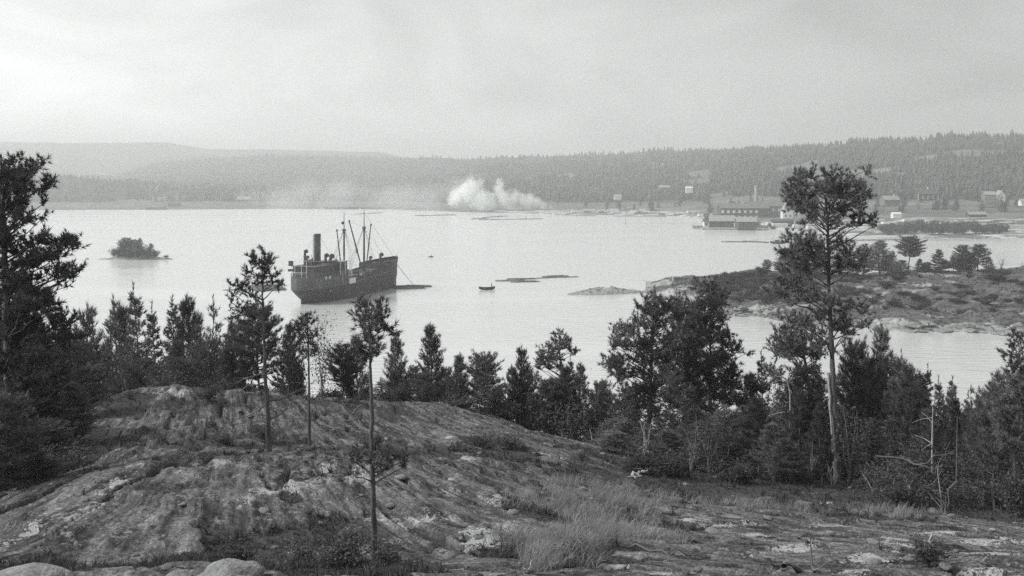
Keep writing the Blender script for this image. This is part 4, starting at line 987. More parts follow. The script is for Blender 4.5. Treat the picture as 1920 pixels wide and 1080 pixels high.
# --- headland trees and bushes
hgz = lambda x, y: float(head_z(np.array([x]), np.array([y]))[0])
HT = [
 (1438, 488, 316, 10, 'old_pine0', 'tiny round pine at the left end of the headland ridge'),
 (1474, 466, 318, 26, 'young_pine0', 'spreading pine on the headland ridge, left of the tallest pine'),
 (1503, 452, 319, 34, 'young_pine2', 'dark pine on the headland ridge hidden partly by the tallest pine'),
 (1576, 468, 316, 28, 'young_pine3', 'dark dense pine on the ridge just right of the tall trunk'),
 (1622, 458, 316, 20, 'young_pine0', 'left stem of the dense pair on the ridge, jagged outline'),
 (1648, 452, 316, 30, 'young_pine1', 'dense square-shouldered tree on the headland ridge'),
 (1703, 446, 313, 25, 'old_pine2', 'umbrella-shaped pine with layered crown on the headland ridge'),
 (1690, 488, 309, 20, 'young_pine3', 'dark bushy pine at the foot of the umbrella pine'),
 (1724, 486, 313, 11, 'young_pine1', 'little pine touching the right of the umbrella pine'),
 (1760, 468, 314, 17, 'young_pine0', 'small compact pine standing alone on the ridge, right of the umbrella pine'),
 (1788, 482, 314, 11, 'young_pine2', 'low pine between the lone compact pine and the tall pair'),
 (1808, 461, 314, 19, 'round_pine1', 'left one of the tall pair of pines on the right ridge'),
 (1836, 460, 314, 20, 'old_pine0', 'right one of the tall pair, bent crown leaning right'),
 (1853, 482, 312, 14, 'young_pine0', 'dark low pine at the right foot of the bent pine'),
 (1598, 484, 315, 14, 'young_pine1', 'small pine in the row on the ridge, left of the dense pair'), (1664, 478, 314, 17, 'young_pine3', 'small dark pine on the ridge at the right shoulder of the square tree'), (1676, 470, 315, 13, 'spruce1', 'small pointed tree between the square tree and the umbrella pine'), (1738, 492, 313, 10, 'round_pine0', 'lowest round pine right of the umbrella pine'), (1773, 488, 314, 12, 'young_pine3', 'low dark pine close right of the compact pine'), (1800, 484, 313, 13, 'round_pine1', 'low round pine under the left one of the tall pair'), (1822, 476, 314, 13, 'young_pine1', 'dark pine filling the space inside the tall pair'), (1540, 470, 318, 24, 'young_pine0', 'dark pine on the ridge directly behind the tall trunk'),
 (1877, 472, 314, 10, 'sparse0', 'thin bare sapling on the ridge near the right edge'),
 (1919, 488, 312, 9, 'sparse1', 'pale sapling on the ridge cut by the right edge'),
 (1412, 506, 318, 16, 'bush0', 'bushy shrub on the ridge slope at the left of the headland'),
 (1345, 520, 322, 9, 'young_pine3', 'single low shrub beside the stone hut on the headland tip'),
]
for (px, ty, Yv, hw, pr, lab) in HT: tree(px, ty, Yv, hw, pr, lab, ground=hgz)
for i in range(190):
    px = rt.choice([rt.uniform(1290, 1980), rt.uniform(1560, 1980), rt.uniform(1300, 1500)]); f = rt.random()
    s0 = np.interp(px, SH[:, 0], SH[:, 1]); r0 = np.interp(px, RD[:, 0], RD[:, 1]); Yv = s0 + (r0 - s0) * (.2 + .75 * f); x = XW(px, Yv)
    put_tree(rt.choice(['scrub0', 'scrub1', 'scrub2']), (x, Yv, hgz(x, Yv) - .1), rt.uniform(.6, 1.6), rt.uniform(1.0, 2.6), 'low dark shrub on the heathy slope of the headland', 'shrubs on the headland slope')
for i in range(34):
    px = rt.choice([rt.uniform(1335, 1480), rt.uniform(1335, 1480), rt.uniform(1480, 1960)]); s0 = np.interp(px, SH[:, 0], SH[:, 1]); r0 = np.interp(px, RD[:, 0], RD[:, 1]); Yv = s0 + (r0 - s0) * rt.uniform(.12, .95); x = XW(px, Yv)
    put_tree(rt.choice(['scrub0', 'scrub1', 'scrub2']), (x, Yv, hgz(x, Yv) - .1), rt.uniform(1.8, 3.4), rt.uniform(1.8, 3.2), 'tall rounded bush on the slope of the headland', 'tall bushes on the headland')
def headland_heath(N, seed):
    r = np.random.RandomState(seed); px = r.uniform(1260, 2050, N); f = r.rand(N) ** .9
    s0 = np.interp(px, SH[:, 0], SH[:, 1]); r0 = np.interp(px, RD[:, 0], RD[:, 1]) + 6; y = s0 + 2 + (r0 - s0 - 2) * f; x = (px - 960) / F * y
    ok = NZ[8].fbm(x / 5, y / 5, 3) + .35 * (r.rand(N) - .5) > .44; x, y = x[ok], y[ok]; z = head_z(x, y)
    Pt = np.stack([x, y, z], -1); D = unit(np.array([[0, 0, .8]]) + .4 * r.normal(size=(len(x), 3)))
    V, T = tufts(r, Pt, D, .62, 8, .16, .8)
    return tag(link('headland_heath', mesh_np('headland_heath', V, T, M['leaf'])), kind='stuff')
headland_heath(7000, 21)
# --- the wooded islet
igz = lambda x, y: .7
IT = [(213, 466, 478, 10, 'bush0', 'low bush at the left end of the wooded islet'), (224, 458, 477, 14, 'bush1', 'rounded bush on the left half of the wooded islet'),
      (237, 447, 479, 15, 'round_pine0', 'tallest tree of the wooded islet, round topped'), (249, 450, 480, 14, 'round_pine1', 'tree in the middle of the wooded islet'),
      (262, 447, 478, 10, 'young_pine1', 'narrow pointed tree on the wooded islet'), (272, 461, 477, 15, 'bush2', 'rounded bush on the right half of the wooded islet'),
      (283, 457, 479, 11, 'young_pine0', 'small pointed tree on the right half of the wooded islet'), (291, 470, 478, 10, 'bush0', 'low bush at the right shoulder of the wooded islet'), (312, 478, 478, 8, 'bush1', 'tiny bush out on the right spit of the wooded islet'),
      (236, 462, 475, 16, 'bush2', 'dark bush in front on the wooded islet, left'), (254, 464, 475, 16, 'bush0', 'dark bush in front on the wooded islet, centre'), (274, 468, 475, 14, 'bush1', 'dark bush in front on the wooded islet, right')]
for (px, ty, Yv, hw, pr, lab) in IT: tree(px, ty, Yv, hw, pr, lab, ground=igz)

lgz = lambda x, y: float(land_z(np.array([x]), np.array([y]))[0])
for n_, x0, x1, y0, y1, lab, grp in ((34, 1640, 1960, 930, 1080, 'dark tree among the houses on the right-hand slope', 'trees among the right houses'), (30, 1090, 1330, 1215, 1400, 'dark tree on the slope between the smoke and the sawmill', 'trees right of the smoke'), (12, 1330, 1480, 1000, 1120, 'dark tree behind the long sawmill', 'trees behind the sawmill'), (14, 560, 860, 1540, 1700, 'hazy tree on the low shore under the drifting smoke', 'trees under the drifting smoke')):
    for i in range(n_):
        px = rt.uniform(x0, x1); Yv = rt.uniform(y0, y1); x = XW(px, Yv); h_ = rt.uniform(7, 13)
        put_tree(rt.choice(['round_pine0', 'spruce0', 'spruce1', 'young_pine1', 'sapling0', 'round_pine1']), (x, Yv, lgz(x, Yv) - .3), h_, h_ * rt.uniform(.22, .36), lab, grp)
# ------------------------------------------------------------ far woods (one mass)
def far_wood(name, N, yr, seed, accept, hr):
    rng = np.random.RandomState(seed)
    Yv = np.exp(rng.uniform(np.log(yr[0]), np.log(yr[1]), N)); c = rng.uniform(-350, 2270, N)
    x = (c - 960) / F * Yv; z = land_z(x, Yv)
    ok = accept(c, x, Yv, z, rng); x, Yv, z = x[ok], Yv[ok], z[ok]; m = len(x)
    h = rng.uniform(*hr, m) * (0.75 + .5 * NZ[3](x / 60, Yv / 60)); r = h * rng.uniform(.17, .34, m)
    k = 5; th = np.arange(k) * 2 * np.pi / k
    lv = [(.05, .5), (.16, 1.0), (.40, .58), (.44, .82), (.68, .45), (1.0, 0.03)]
    V = np.empty((m, len(lv), k, 3))
    for i, (a, q) in enumerate(lv):
        jit = q * (0.6 + .8 * rng.rand(m, k)); jit *= r[:, None]
        ph = rng.rand(m, 1) * .6 + th[None]
        V[:, i, :, 0] = x[:, None] + jit * np.cos(ph); V[:, i, :, 1] = Yv[:, None] + jit * np.sin(ph)
        V[:, i, :, 2] = (z + h * a)[:, None] + rng.normal(size=(m, k)) * .03 * h[:, None] - .3
    i = np.arange(len(lv) - 1)[:, None] * k; j = np.arange(k)[None]; j2 = (j + 1) % k
    q = np.stack([i + j, i + j2, i + k + j2, i + k + j], -1).reshape(-1, 4)
    Q = (np.arange(m)[:, None, None] * (len(lv) * k) + q[None]).reshape(-1, 4)
    return tag(link(name, mesh_np(name, V.reshape(-1, 3), Q, M['needle_far'], quads=True)), kind='stuff')
acc = lambda c, x, y, z, rng: wooded(c, x, y, z) > .25 + .5 * rng.rand(len(x))
far_wood('distant_forest', 15000, (960, 2700), 3, acc, (8, 14))
far_wood('hillside_forest', 6500, (2400, 4400), 4, lambda c, x, y, z, r: (z > 25), (8, 13))

# ------------------------------------------------------------ the steamer
TH = math.radians(20.1)
ship = thing('steamship', 'dark cargo steamer with tall funnel and two masts lying at anchor', 'ship', (-62.6, 295, 0), -TH)
ship.scale = (1.1, 1.09, 1)
def bd(s): return float(np.interp(s, [0, .4, 1.2, 2.5, 4.5, 8, 12, 44, 49, 53, 56, 57.6, 58.6], [.25, 1.4, 2.5, 3.5, 4.2, 4.65, 4.8, 4.8, 4.3, 3.2, 1.7, .75, .14]))
def bwl(s): return float(np.interp(s, [0, 4, 6, 9, 13, 17, 43, 48, 52, 55.5, 57.4, 58.6], [.1, .12, .5, 2.5, 4.1, 4.7, 4.7, 3.7, 2.1, .75, .15, .08]))
def zs(s): return float(np.interp(s, [0, 18, 33, 58.6], [4.3, 4.4, 5.6, 7.0]))
def zr(s): return zs(s) + 1.2 * float(sstep(19.5, 21.5, s))
def zb(s): return float(np.interp(s, [0, 1.2, 2.6, 4, 5.2, 6.2, 58.6], [3.5, 2.5, 1.3, .2, -.9, -1.6, -1.6]))
def section(s, z0, z1, m, inset=0.0):
    out = []
    for i in range(m + 1):
        z = z0 + (z1 - z0) * i / m
        f = np.clip((z - max(zb(s), -.2)) / max(.5, 4.2 - max(zb(s), -.2)), 0, 1)
        t = bwl(s) + (bd(s) - bwl(s)) * f ** .75
        if zb(s) > -1 and z < zb(s) + .6: t *= max(.1, (z - zb(s)) / .6)
        out.append((max(.05, t - inset), z))
    return out
ST = [0, .3, .7, 1.2, 1.9, 2.8, 3.8, 5, 6.2, 8, 10.5, 13, 16, 19.5, 23, 27, 31, 35, 39, 43, 46, 49, 51.5, 53.5, 55.3, 56.8, 57.8, 58.3, 58.6]
hb = MB()
rows_ = []
for s in ST:
    q = section(s, zb(s), zr(s), 8)
    rows_.append([(-t_, s, z) for t_, z in q[::-1]] + [(t_, s, z) for t_, z in q])
hb.loft(rows_)
hb.f.append(tuple(range(len(rows_[0]))))
hull = hb.build('hull', M['hull'], ship, smooth=True)
# deck inside the bulwarks of the well
db = MB()
db.loft([[(-bd(s) + .08, s, zr(s) - 1.05), (bd(s) - .08, s, zr(s) - 1.05)] for s in ST if 17 <= s <= 45])
db.build('well_deck', M['deck'], ship)
bul = MB()       # inner face and cap of the bulwark
for sg in (-1, 1):
    bul.loft([[(sg * (bd(s) + .05), s, zr(s) + .03), (sg * (bd(s) - .16), s, zr(s) + .03), (sg * (bd(s) - .16), s, zr(s) - 1.04)] for s in ST if 19 <= s <= 43])
bul.build('bulwark_inside', M['deckhouse'], ship)
st_ = MB()
for sg in (-1, 1):
    st_.loft([[(sg * (bd(s) + .03), s, zs(s) - .16), (sg * (bd(s) + .10), s, zs(s) - .07), (sg * (bd(s) + .03), s, zs(s) + .02)] for s in ST if s >= 20])
st_.build('rubbing_strake', M['boot'], ship)
po = MB()
PS = [s for s in ST if s <= 20]
po.loft([[(-bd(s) - .02, s, 7.9), (-bd(s) - .02, s, zr(s) + .01), (-bd(s) * .5, s, zr(s) + .01)] for s in PS]); po.loft([[(bd(s) * .5, s, zr(s) + .01), (bd(s) + .02, s, zr(s) + .01), (bd(s) + .02, s, 7.9)] for s in PS])
po.loft([[(-bd(s) - .02, s, 7.9), (0, s, 8.0), (bd(s) + .02, s, 7.9)] for s in PS])
po.add([(-bd(0), -.0, 4.3), (bd(0), -.0, 4.3), (bd(0), -.0, 7.9), (-bd(0), -.0, 7.9)], [(0, 1, 2, 3)])
po.add([(-4.8, 19.5, 4.3), (4.8, 19.5, 4.3), (4.8, 19.5, 7.9), (-4.8, 19.5, 7.9)], [(3, 2, 1, 0)])
po.build('poop', M['poop'], ship, smooth=False)
FS = [s for s in ST if s >= 42.9]
def zf(s): return 8.8 + 1.3 * max(0, (s - 43) / 15.6) ** 1.2
def fbd(s): return bd(s) + .02 + .35 * max(0, (s - 46) / 12.6)
fc = MB()
fc.loft([[(sg * (bd(s) + .015), s, zr(s) + .02) if k == 0 else (sg * fbd(s), s, zf(s)) for sg, k in ((-1, 1), (-1, 0))] for s in FS])
fc.loft([[(bd(s) + .015, s, zr(s) + .02), (fbd(s), s, zf(s))] for s in FS])
fc.loft([[(-fbd(s), s, zf(s) - .9), (0, s, zf(s) - .8), (fbd(s), s, zf(s) - .9)] for s in FS])
s0 = FS[0]; fc.add([(-4.8, s0, zr(s0) - 1), (4.8, s0, zr(s0) - 1), (4.8, s0, zf(s0)), (-4.8, s0, zf(s0))], [(0, 1, 2, 3)])
sE = FS[-1]; fc.add([(-bd(sE) - .015, sE, zr(sE)), (bd(sE) + .015, sE, zr(sE)), (fbd(sE), sE, zf(sE)), (-fbd(sE), sE, zf(sE))], [(0, 1, 2, 3)])
fore = fc.build('forecastle', M['hull'], ship)
rl = MB()
for sg in (-1, 1):
    pts = [(sg * fbd(s), s, zf(s) + .02) for s in FS]
    rl.tube(pts, .07, 5)
rl.build('cap_rail', M['deckhouse'], fore)
def box_part(name, c, d, mat, parent=None):
    m = MB(); m.box(c, d); return m.build(name, M[mat], parent or ship)
dh = box_part('deckhouse', (0, 9.3, 9.45), (6.6, 12, 2.95), 'deckhouse')
box_part('roof', (0, 9.3, 11.0), (7.6, 12.6, .14), 'deck', dh)
for sg in (-1, 1):
    for k in range(4):
        m = MB(); m.lathe((0, 0, 0), [(.28, -.03), (.28, .03)], 10)
        o = m.build('porthole', M['glass'], dh, (sg * 3.32, 4.2 + 3 * k, 9.8)); o.rotation_euler = (0, math.pi / 2, 0)
br = box_part('bridge', (0, 17.4, 9.75), (8.4, 4.2, 3.5), 'deckhouse')
box_part('roof', (0, 17.4, 11.58), (9.4, 5.2, .14), 'paleroof', br)
for k in range(4): box_part('window', (-2.7 + 1.8 * k, 19.52, 10.6), (1.1, .06, .8), 'glass', br)
for k in range(2): box_part('window', (4.22, 16.3 + 1.8 * k, 10.6), (.06, 1.0, .8), 'glass', br)
for (x_, y_) in ((4.75, 14.6), (4.75, 20.1), (4.75, 17.4), (-4.75, 14.6), (-4.75, 20.1)):
    m = MB(); m.tube([(x_, y_, 7.7), (x_, y_, 11.5)], .10, 5); m.build('stanchion', M['white'], ship)
for s_ in (15.6, 18.9):
    m = MB(); m.box((4.95, s_, 6.9), (.08, .55, 4.2)); m.build('fender_board', M['boot'], ship)
scr = MB(); scr.box((4.98, 21.2, 5.35), (.10, 3.6, 1.7)); scr.build('canvas_screen', M['white'], ship)
sc2 = MB(); sc2.box((2.2, 20.6, 8.4), (3.6, .10, 1.0)); sc2.build('canvas_screen', M['white'], ship)
# bridge wing frame forward
fr = MB()
for x_ in (-4, -1.4, 1.4, 4.0): fr.tube([(x_, 22.3, 3.4), (x_, 22.3, 12.4)], .07, 4)
for z_ in (8.6, 10.6, 12.4): fr.tube([(-4, 22.3, z_), (4, 22.3, z_)], .06, 4)
for x_ in (-4, 4): fr.tube([(x_, 20, 12.2), (x_, 22.3, 12.4)], .06, 4)
fr.build('awning_frame', M['white'], ship)
# stern awning frame
fr = MB()
for (x_, y_) in ((-2.6, 1.6), (-1.0, .6), (1.0, .6), (2.2, 1.2)):
    fr.tube([(x_, y_, 7.9), (x_, y_, 12.9)], .06, 4)
for z_ in (9.4, 12.9): fr.tube([(-2.6, 1.6, z_), (-1.0, .6, z_), (1.0, .6, z_), (2.2, 1.2, z_)], .05, 4)
fr.tube([(2.2, 1.2, 12.9), (3.0, 8, 12.2)], .04, 4); fr.tube([(-2.6, 1.6, 12.9), (-3.0, 8, 12.2)], .04, 4)
fr.build('awning_frame', M['white'], ship)
m = MB(); m.box((-2.6, 1.2, 12.0), (1.3, .06, 1.5), .5); m.build('ensign', M['deckhouse'], ship)
m = MB(); m.box((-1.8, 1.6, 10.0), (3.4, .5, .7), .3); m.build('folded_awning', M['deckhouse'], ship)
# poop railing with lifebuoys
m = MB()
pr_ = [(bd(s), s, 8.9) for s in PS if s >= .7]; pl_ = [(-bd(s), s, 8.9) for s in PS if s >= .7]
for pp in (pr_, pl_):
    m.tube(pp, .05, 4); m.tube([(a, b_, 8.4) for a, b_, c in pp], .04, 4)
m.tube([pl_[0], pr_[0]], .05, 4)
for sg in (-1, 1):
    for s in np.arange(1.2, 19, 1.5): m.tube([(sg * bd(s), s, 7.9), (sg * bd(s), s, 8.9)], .05, 4)
m.build('railing', M['boot'], ship)
for y_ in (7.2, 9.0):
    ring = MB(); pts = [(0, .36 * math.cos(a), .36 * math.sin(a)) for a in np.linspace(0, 2 * math.pi, 17)]
    ring.tube(pts, .12, 6, cap=False); o = ring.build('lifebuoy', M['white'], ship, (bd(y_) + .06, y_, 7.45))
for y_ in (3.6, 5.0, 11.5, 13.2):
    m = MB(); m.lathe((0, 0, 0), [(.24, -.03), (.24, .03)], 10); o = m.build('porthole', M['boot'], ship, (bd(y_) + .04, y_, 6.9)); o.rotation_euler = (0, math.pi / 2, 0)
m = MB(); m.lathe((0, 0, 0), [(.22, -.03), (.22, .03)], 10); o = m.build('discharge_port', M['white'], ship, (bd(9.5) * .985, 9.5, 3.4)); o.rotation_euler = (0, math.pi / 2, 0)
# funnel
m = MB(); m.lathe((0, 10.4, 0), [(1.05, 10.9), (1.0, 11.3), (.92, 11.35), (.90, 19.6), (1.0, 19.65), (1.0, 19.8), (.9, 19.85), (.89, 20.3), (.78, 20.3), (.76, 18.8)], 20)
fun = m.build('funnel', M['funnel'], ship, smooth=False)
for z_ in (13.2, 110.4):
    m = MB(); m.lathe((0, 10.4, 0), [(.905, z_), (.96, z_ + .03), (.96, z_ + .12), (.905, z_ + .15)], 20, cap=False); m.build('band', M['funnel'], fun)
m = MB()      # the worn pale device painted on the funnel: an S-like curl inside a lozenge
def onf(a, z): return (.915 * math.cos(a), 10.4 + .915 * math.sin(a), z)
for path in ([(.05, 17.2), (-.28, 17.35), (-.58, 17.0), (-.42, 16.5), (-.12, 16.2), (-.06, 15.7), (-.34, 15.4), (-.62, 15.6)], [(.0, 16.9), (.02, 15.5)], [(-.6, 15.1), (-.05, 15.0)]):
    m.tube([onf(a - .55, z) for a, z in path], .07, 4)
m.build('emblem', M['boot'], fun)
m = MB(); m.tube([(1.0, 9.8, 11), (1.0, 9.8, 19.6)], .09, 5); m.tube([(-.7, 9.4, 11), (-.7, 9.4, 20.0)], .08, 5); m.build('steam_pipe', M['funnel'], fun)
def vent(x_, y_, z0, z1, r, az):
    m = MB(); m.tube([(x_, y_, z0), (x_, y_, z1 - r)], r * .62, 8)
    a = np.array([math.sin(az), math.cos(az)])
    m.tube([(x_, y_, z1 - r), (x_ + a[0] * r * .3, y_ + a[1] * r * .3, z1 - r * .2), (x_ + a[0] * r * 1.3, y_ + a[1] * r * 1.3, z1)], [r * .62, r * .95, r * 1.15], 8)
    return m.build('ventilator', M['deckhouse'], ship)
vent(-1.6, 6.6, 11, 15.2, .55, 0); vent(-.3, 5.4, 11, 13.6, .45, 0); vent(2.4, 13.4, 11, 13.4, .7, 0); vent(-2.4, 13.6, 11, 13.4, .7, 0); vent(0, 14.8, 11, 13.5, .6, 0)
vent(1.2, 45.6, 8, 11.6, .62, 0); vent(-1.9, 44.6, 8, 10.6, .5, 0)
m = MB(); m.box((0, 6.6, 11.6), (2.6, 2.4, 1.1)); m.build('skylight', M['deckhouse'], ship)
# masts, booms and rigging
def mast(y_, z0, z1, r, cross):
    m = MB(); m.tube([(0, y_, z0), (0, y_, z1 - 5.5), (0, y_, z1 - 5.4), (0, y_, z1)], [r, r * .72, r * .42, r * .18], 9)
    o = m.build('mast', M['spar'], ship)
    c = MB(); c.tube([(-cross, y_, z1 - 5.7), (cross, y_, z1 - 5.7)], .09, 5); c.box((0, y_, z1 - 5.9), (.75, .75, .7)); c.build('crosstrees', M['spar'], o)
    return o
m1 = mast(25.2, 3.3, 26.6, .34, .7); m2 = mast(37.3, 4.0, 26.8, .36, .6)
m = MB(); m.lathe((-.45, 25.2, 23.0), [(.1, -.5), (.42, -.3), (.42, .3), (.1, .5)], 8); m.build('signal_ball', M['spar'], m1)
def boom(a, b_, r):
    m = MB(); a = Vector(a); b_ = Vector(b_); m.tube([a, a.lerp(b_, .5), b_], [r * .8, r, r * .7], 8); m.box(tuple(b_), (.35, .35, .8)); return m.build('boom', M['spar'], ship)
b1 = boom((-.5, 24.7, 7.5), (-1.9, 24.4, 20.6), .20)
b2 = boom((-.4, 36.8, 7.2), (-4.2, 35.8, 23.1), .24)
b3 = boom((.4, 37.8, 7.4), (1.7, 38.4, 21.9), .20)
rg_ = MB()
def stay(a, b_, r=.04, sag=0.0):
    a = Vector(a); b_ = Vector(b_); c = a.lerp(b_, .5) - Vector((0, 0, sag)); rg_.tube([a, c, b_], r, 3)
for y_, zt in ((25.2, 21.2), (37.3, 21.4)):
    for sg in (-1, 1):
        for k in (-1.6, 0, 1.6): stay((0, y_, zt), (sg * 4.6, y_ - 1.2 + k, zr(y_) + .1))
stay((0, 37.3, 26), (0, 57, zf(57))); stay((0, 37.3, 21.2), (0, 52, zf(52)), .03); stay((0, 25.2, 26), (0, 37.3, 26), .02, .6); stay((0, 25.2, 21.2), (0, 34.5, 8.5), .02); stay((0, 25.2, 24), (0, 10.4, 20), .02, .5); stay((0, 25.2, 21), (-1.9, 24.4, 20.6)); stay((0, 37.3, 21.2), (-4.2, 35.8, 23.1)); stay((0, 37.3, 21.2), (1.7, 38.4, 21.9))
stay((-4.2, 35.8, 23.1), (-5, 30, 8), .02); stay((1.7, 38.4, 21.9), (4.2, 40, 9), .02)
stay((0, 25.2, 20.6), (1.0, 31.0, 14.2), .03); stay((1.0, 31, 14.2), (1.0, 31, 6), .02)
for sg in (-1, 1):
    for k in (-1, 1): stay((sg * .8, 10.4, 19.4), (sg * 3.4, 10.4 + 4.5 * k, 11.1), .025)
rg_.build('rigging', M['wire'], ship)
m = MB(); m.box((1.0, 31.0, 13.8), (.5, .5, 1.3)); m.build('cargo_block', M['spar'], ship)
# hatches, winches and deck cargo
for y_, ln in ((27.5, 6.5), (39.5, 4.0)):
    hh = box_part('hatch', (0, y_, zr(y_) - .55), (4.8, ln, 1.1), 'deck')
for i, (x_, y_, a) in enumerate(((1.8, 23.6, 0), (-1.8, 23.6, 0), (1.7, 35.0, 0), (-1.7, 35.0, 0), (0, 44, 1), (2.5, 48, 1))):
    z_ = (zr(y_) - 1.05) if not a else zf(y_) - .85
    m = MB(); m.box((x_, y_, z_ + .25), (1.6, 1.2, .5)); m.tube([(x_ - .9, y_, z_ + .8), (x_ + .9, y_, z_ + .8)], .38, 8); m.tube([(x_ - .9, y_ + .3, z_ + .4), (x_ - .9, y_ - .3, z_ + .9)], .14, 5)
    m.build('winch', M['deckhouse'], ship)
rs = random.Random(4)
for i in range(14):
    y_ = rs.uniform(24, 37.5); x_ = rs.choice([-1, -1, 1]) * rs.uniform(2, 4.0)
    m = MB(); m.box((x_, y_, zr(y_) - 1.05 + .6), (rs.uniform(.7, 1.4), rs.uniform(.9, 2.4), rs.uniform(.9, 1.9)), rs.uniform(-.3, .3), .85)
    m.build('deck_load', M[rs.choice(['deckhouse', 'boot', 'deck', 'deckhouse'])], ship)
for i in range(5):
    y_ = 44 + i * 2.4; m = MB(); m.box((rs.uniform(-2, 2) * (1 - i * .16), y_, zf(y_) - .45), (rs.uniform(.6, 1.4), rs.uniform(.6, 1.2), rs.uniform(.7, 1.3)), rs.uniform(0, 1), .8); m.build('deck_fitting', M[rs.choice(['deckhouse', 'boot'])], ship)
m = MB(); m.tube([(0, 58.2, zf(58) - .1), (0, 59.6, zf(58) + .7)], .08, 5); m.build('jackstaff', M['spar'], ship)
m = MB(); a = Vector((.5, 58.3, 7.4)); e = Vector((4.3, 63.0, -.4))
m.tube([a.lerp(e, k / 6) - Vector((0, 0, .35 * math.sin(math.pi * k / 6))) for k in range(7)], .07, 4); m.build('anchor_chain', M['wire'], ship)
m = MB(); m.box((0, 3.0, -.2), (.25, 1.8, 4.0)); m.build('rudder', M['hull'], ship)
def boat_hull(L, B, D, n=11):
    rows = []
    for i in range(n):
        u = 2 * i / (n - 1) - 1; w_ = B / 2 * max(.03, (1 - abs(u) ** 2.4)) ; sh = D * (1 + .42 * u * u); kz = .08 + .5 * D * max(0, abs(u) - .72) / .28
        rows.append([(-w_, u * L / 2, sh), (-w_ * .86, u * L / 2, kz + (sh - kz) * .45), (-w_ * .35, u * L / 2, kz), (w_ * .35, u * L / 2, kz), (w_ * .86, u * L / 2, kz + (sh - kz) * .45), (w_, u * L / 2, sh)])
    return rows
for sg, lab in ((-1, 'lifeboat on the far side of the steamer deckhouse'), (1, 'lifeboat slung beside the funnel on the near side of the steamer')):
    loc = Matrix.Rotation(-TH, 4, 'Z') @ Vector((sg * 4.3, 13.2, 11.3)) + ship.location
    lb = thing('lifeboat', lab, 'lifeboat', tuple(loc), -TH, 'lifeboats of the steamer')
    m = MB(); m.loft(boat_hull(5.4, 1.7, .75)); m.build('hull', M['deckhouse'], lb, smooth=True)
    m = MB(); m.loft([[(-.8 * (1 - abs(u) ** 2.4) - .02, u * 2.7, .82 + .3 * u * u), (0, u * 2.7, 1.05 + .3 * u * u), (.8 * (1 - abs(u) ** 2.4) + .02, u * 2.7, .82 + .3 * u * u)] for u in np.linspace(-.97, .97, 9)]); m.build('canvas_cover', M['boot'], lb)
    for y_ in (-1.9, 1.9):
      m = MB(); m.tube([(-sg * .5, y_, -.3), (-sg * .1, y_, 1.4), (sg * .2, y_, 2.2), (sg * .5, y_, 2.2)], .07, 5); m.build('davit', M['deckhouse'], ship, (sg * 3.9, 12.1, 11.3))

# ------------------------------------------------------------ rowing boat with its rower, buoys
bp = P(913, 543.5, YW(543.5))
rb = thing('rowing_boat', 'dark open rowing boat with one person, right of the steamer', 'rowing boat', (bp.x, bp.y, -.05), math.radians(100))
rb.scale = (1.12, 1.12, 1.15)
m = MB(); m.loft(boat_hull(4.9, 1.5, .72)); m.build('hull', M['boat'], rb, smooth=True)
m = MB()
for sg in (-1, 1): m.tube([(sg * .75 * max(.03, 1 - abs(u) ** 2.4), u * 2.45, .74 * (1 + .42 * u * u)) for u in np.linspace(-1, 1, 11)], .05, 5)
m.build('gunwale', M['boat'], rb)
for y_ in (-1.4, 0, 1.3):
    m = MB(); m.box((0, y_, .48), (1.3, .26, .05)); m.build('thwart', M['boat'], rb)
def person(label, loc, rz, h=1.7):
    p = thing('person', label, 'person', loc, rz)
    me = bpy.data.meshes.new('body'); bm_v = [(0, 0, .92), (0, 0, 1.15), (0, .02, 1.38), (0, .03, 1.5), (0, .05, 1.62), (0, .05, 1.72),
         (.2, .02, 1.40), (.30, .06, 1.15), (.24, .28, .98), (.2, .34, .94), (-.2, .02, 1.40), (-.30, .06, 1.15), (-.24, .28, .98), (-.2, .34, .94),
         (.1, 0, .86), (.12, .05, .48), (.13, 0, .08), (.13, .16, .04), (-.1, 0, .86), (-.12, .05, .48), (-.13, 0, .08), (-.13, .16, .04)]
    ed = [(0, 1), (1, 2), (2, 3), (3, 4), (4, 5), (2, 6), (6, 7), (7, 8), (8, 9), (2, 10), (10, 11), (11, 12), (12, 13), (0, 14), (14, 15), (15, 16), (16, 17), (0, 18), (18, 19), (19, 20), (20, 21)]
    rad = [.15, .15, .17, .06, .10, .07, .075, .055, .045, .04, .075, .055, .045, .04, .10, .075, .055, .05, .10, .075, .055, .05]
    me.from_pydata([tuple(c * h / 1.75 for c in v) for v in bm_v], ed, []); me.materials.append(M['cloth'])
    o = link('body', me, p); sk = o.modifiers.new('skin', 'SKIN')
    for i, r in enumerate(rad): me.skin_vertices[0].data[i].radius = (r, r); 
    me.skin_vertices[0].data[0].use_root = True
    ss = o.modifiers.new('sub', 'SUBSURF'); ss.levels = 1; ss.render_levels = 2
    m = MB(); m.lathe((0, .05 * h / 1.75, 1.60 * h / 1.75), [(.06, -.07), (.085, 0), (.08, .06), (.04, .12)], 10); m.build('face', M['skin'], p)
    m = MB(); m.lathe((0, .045 * h / 1.75, 1.66 * h / 1.75), [(.17, 0), (.17, .02), (.10, .025), (.095, .12), (.05, .15)], 12); m.build('hat', M['cloth'], p)
    return p
fwd = Vector((math.cos(math.radians(100) + math.pi / 2), math.sin(math.radians(100) + math.pi / 2), 0))
pp = Vector((bp.x, bp.y, .50)) - fwd * 1.62
person('person in dark clothes and hat standing in the stern of the rowing boat', tuple(pp), math.radians(100))
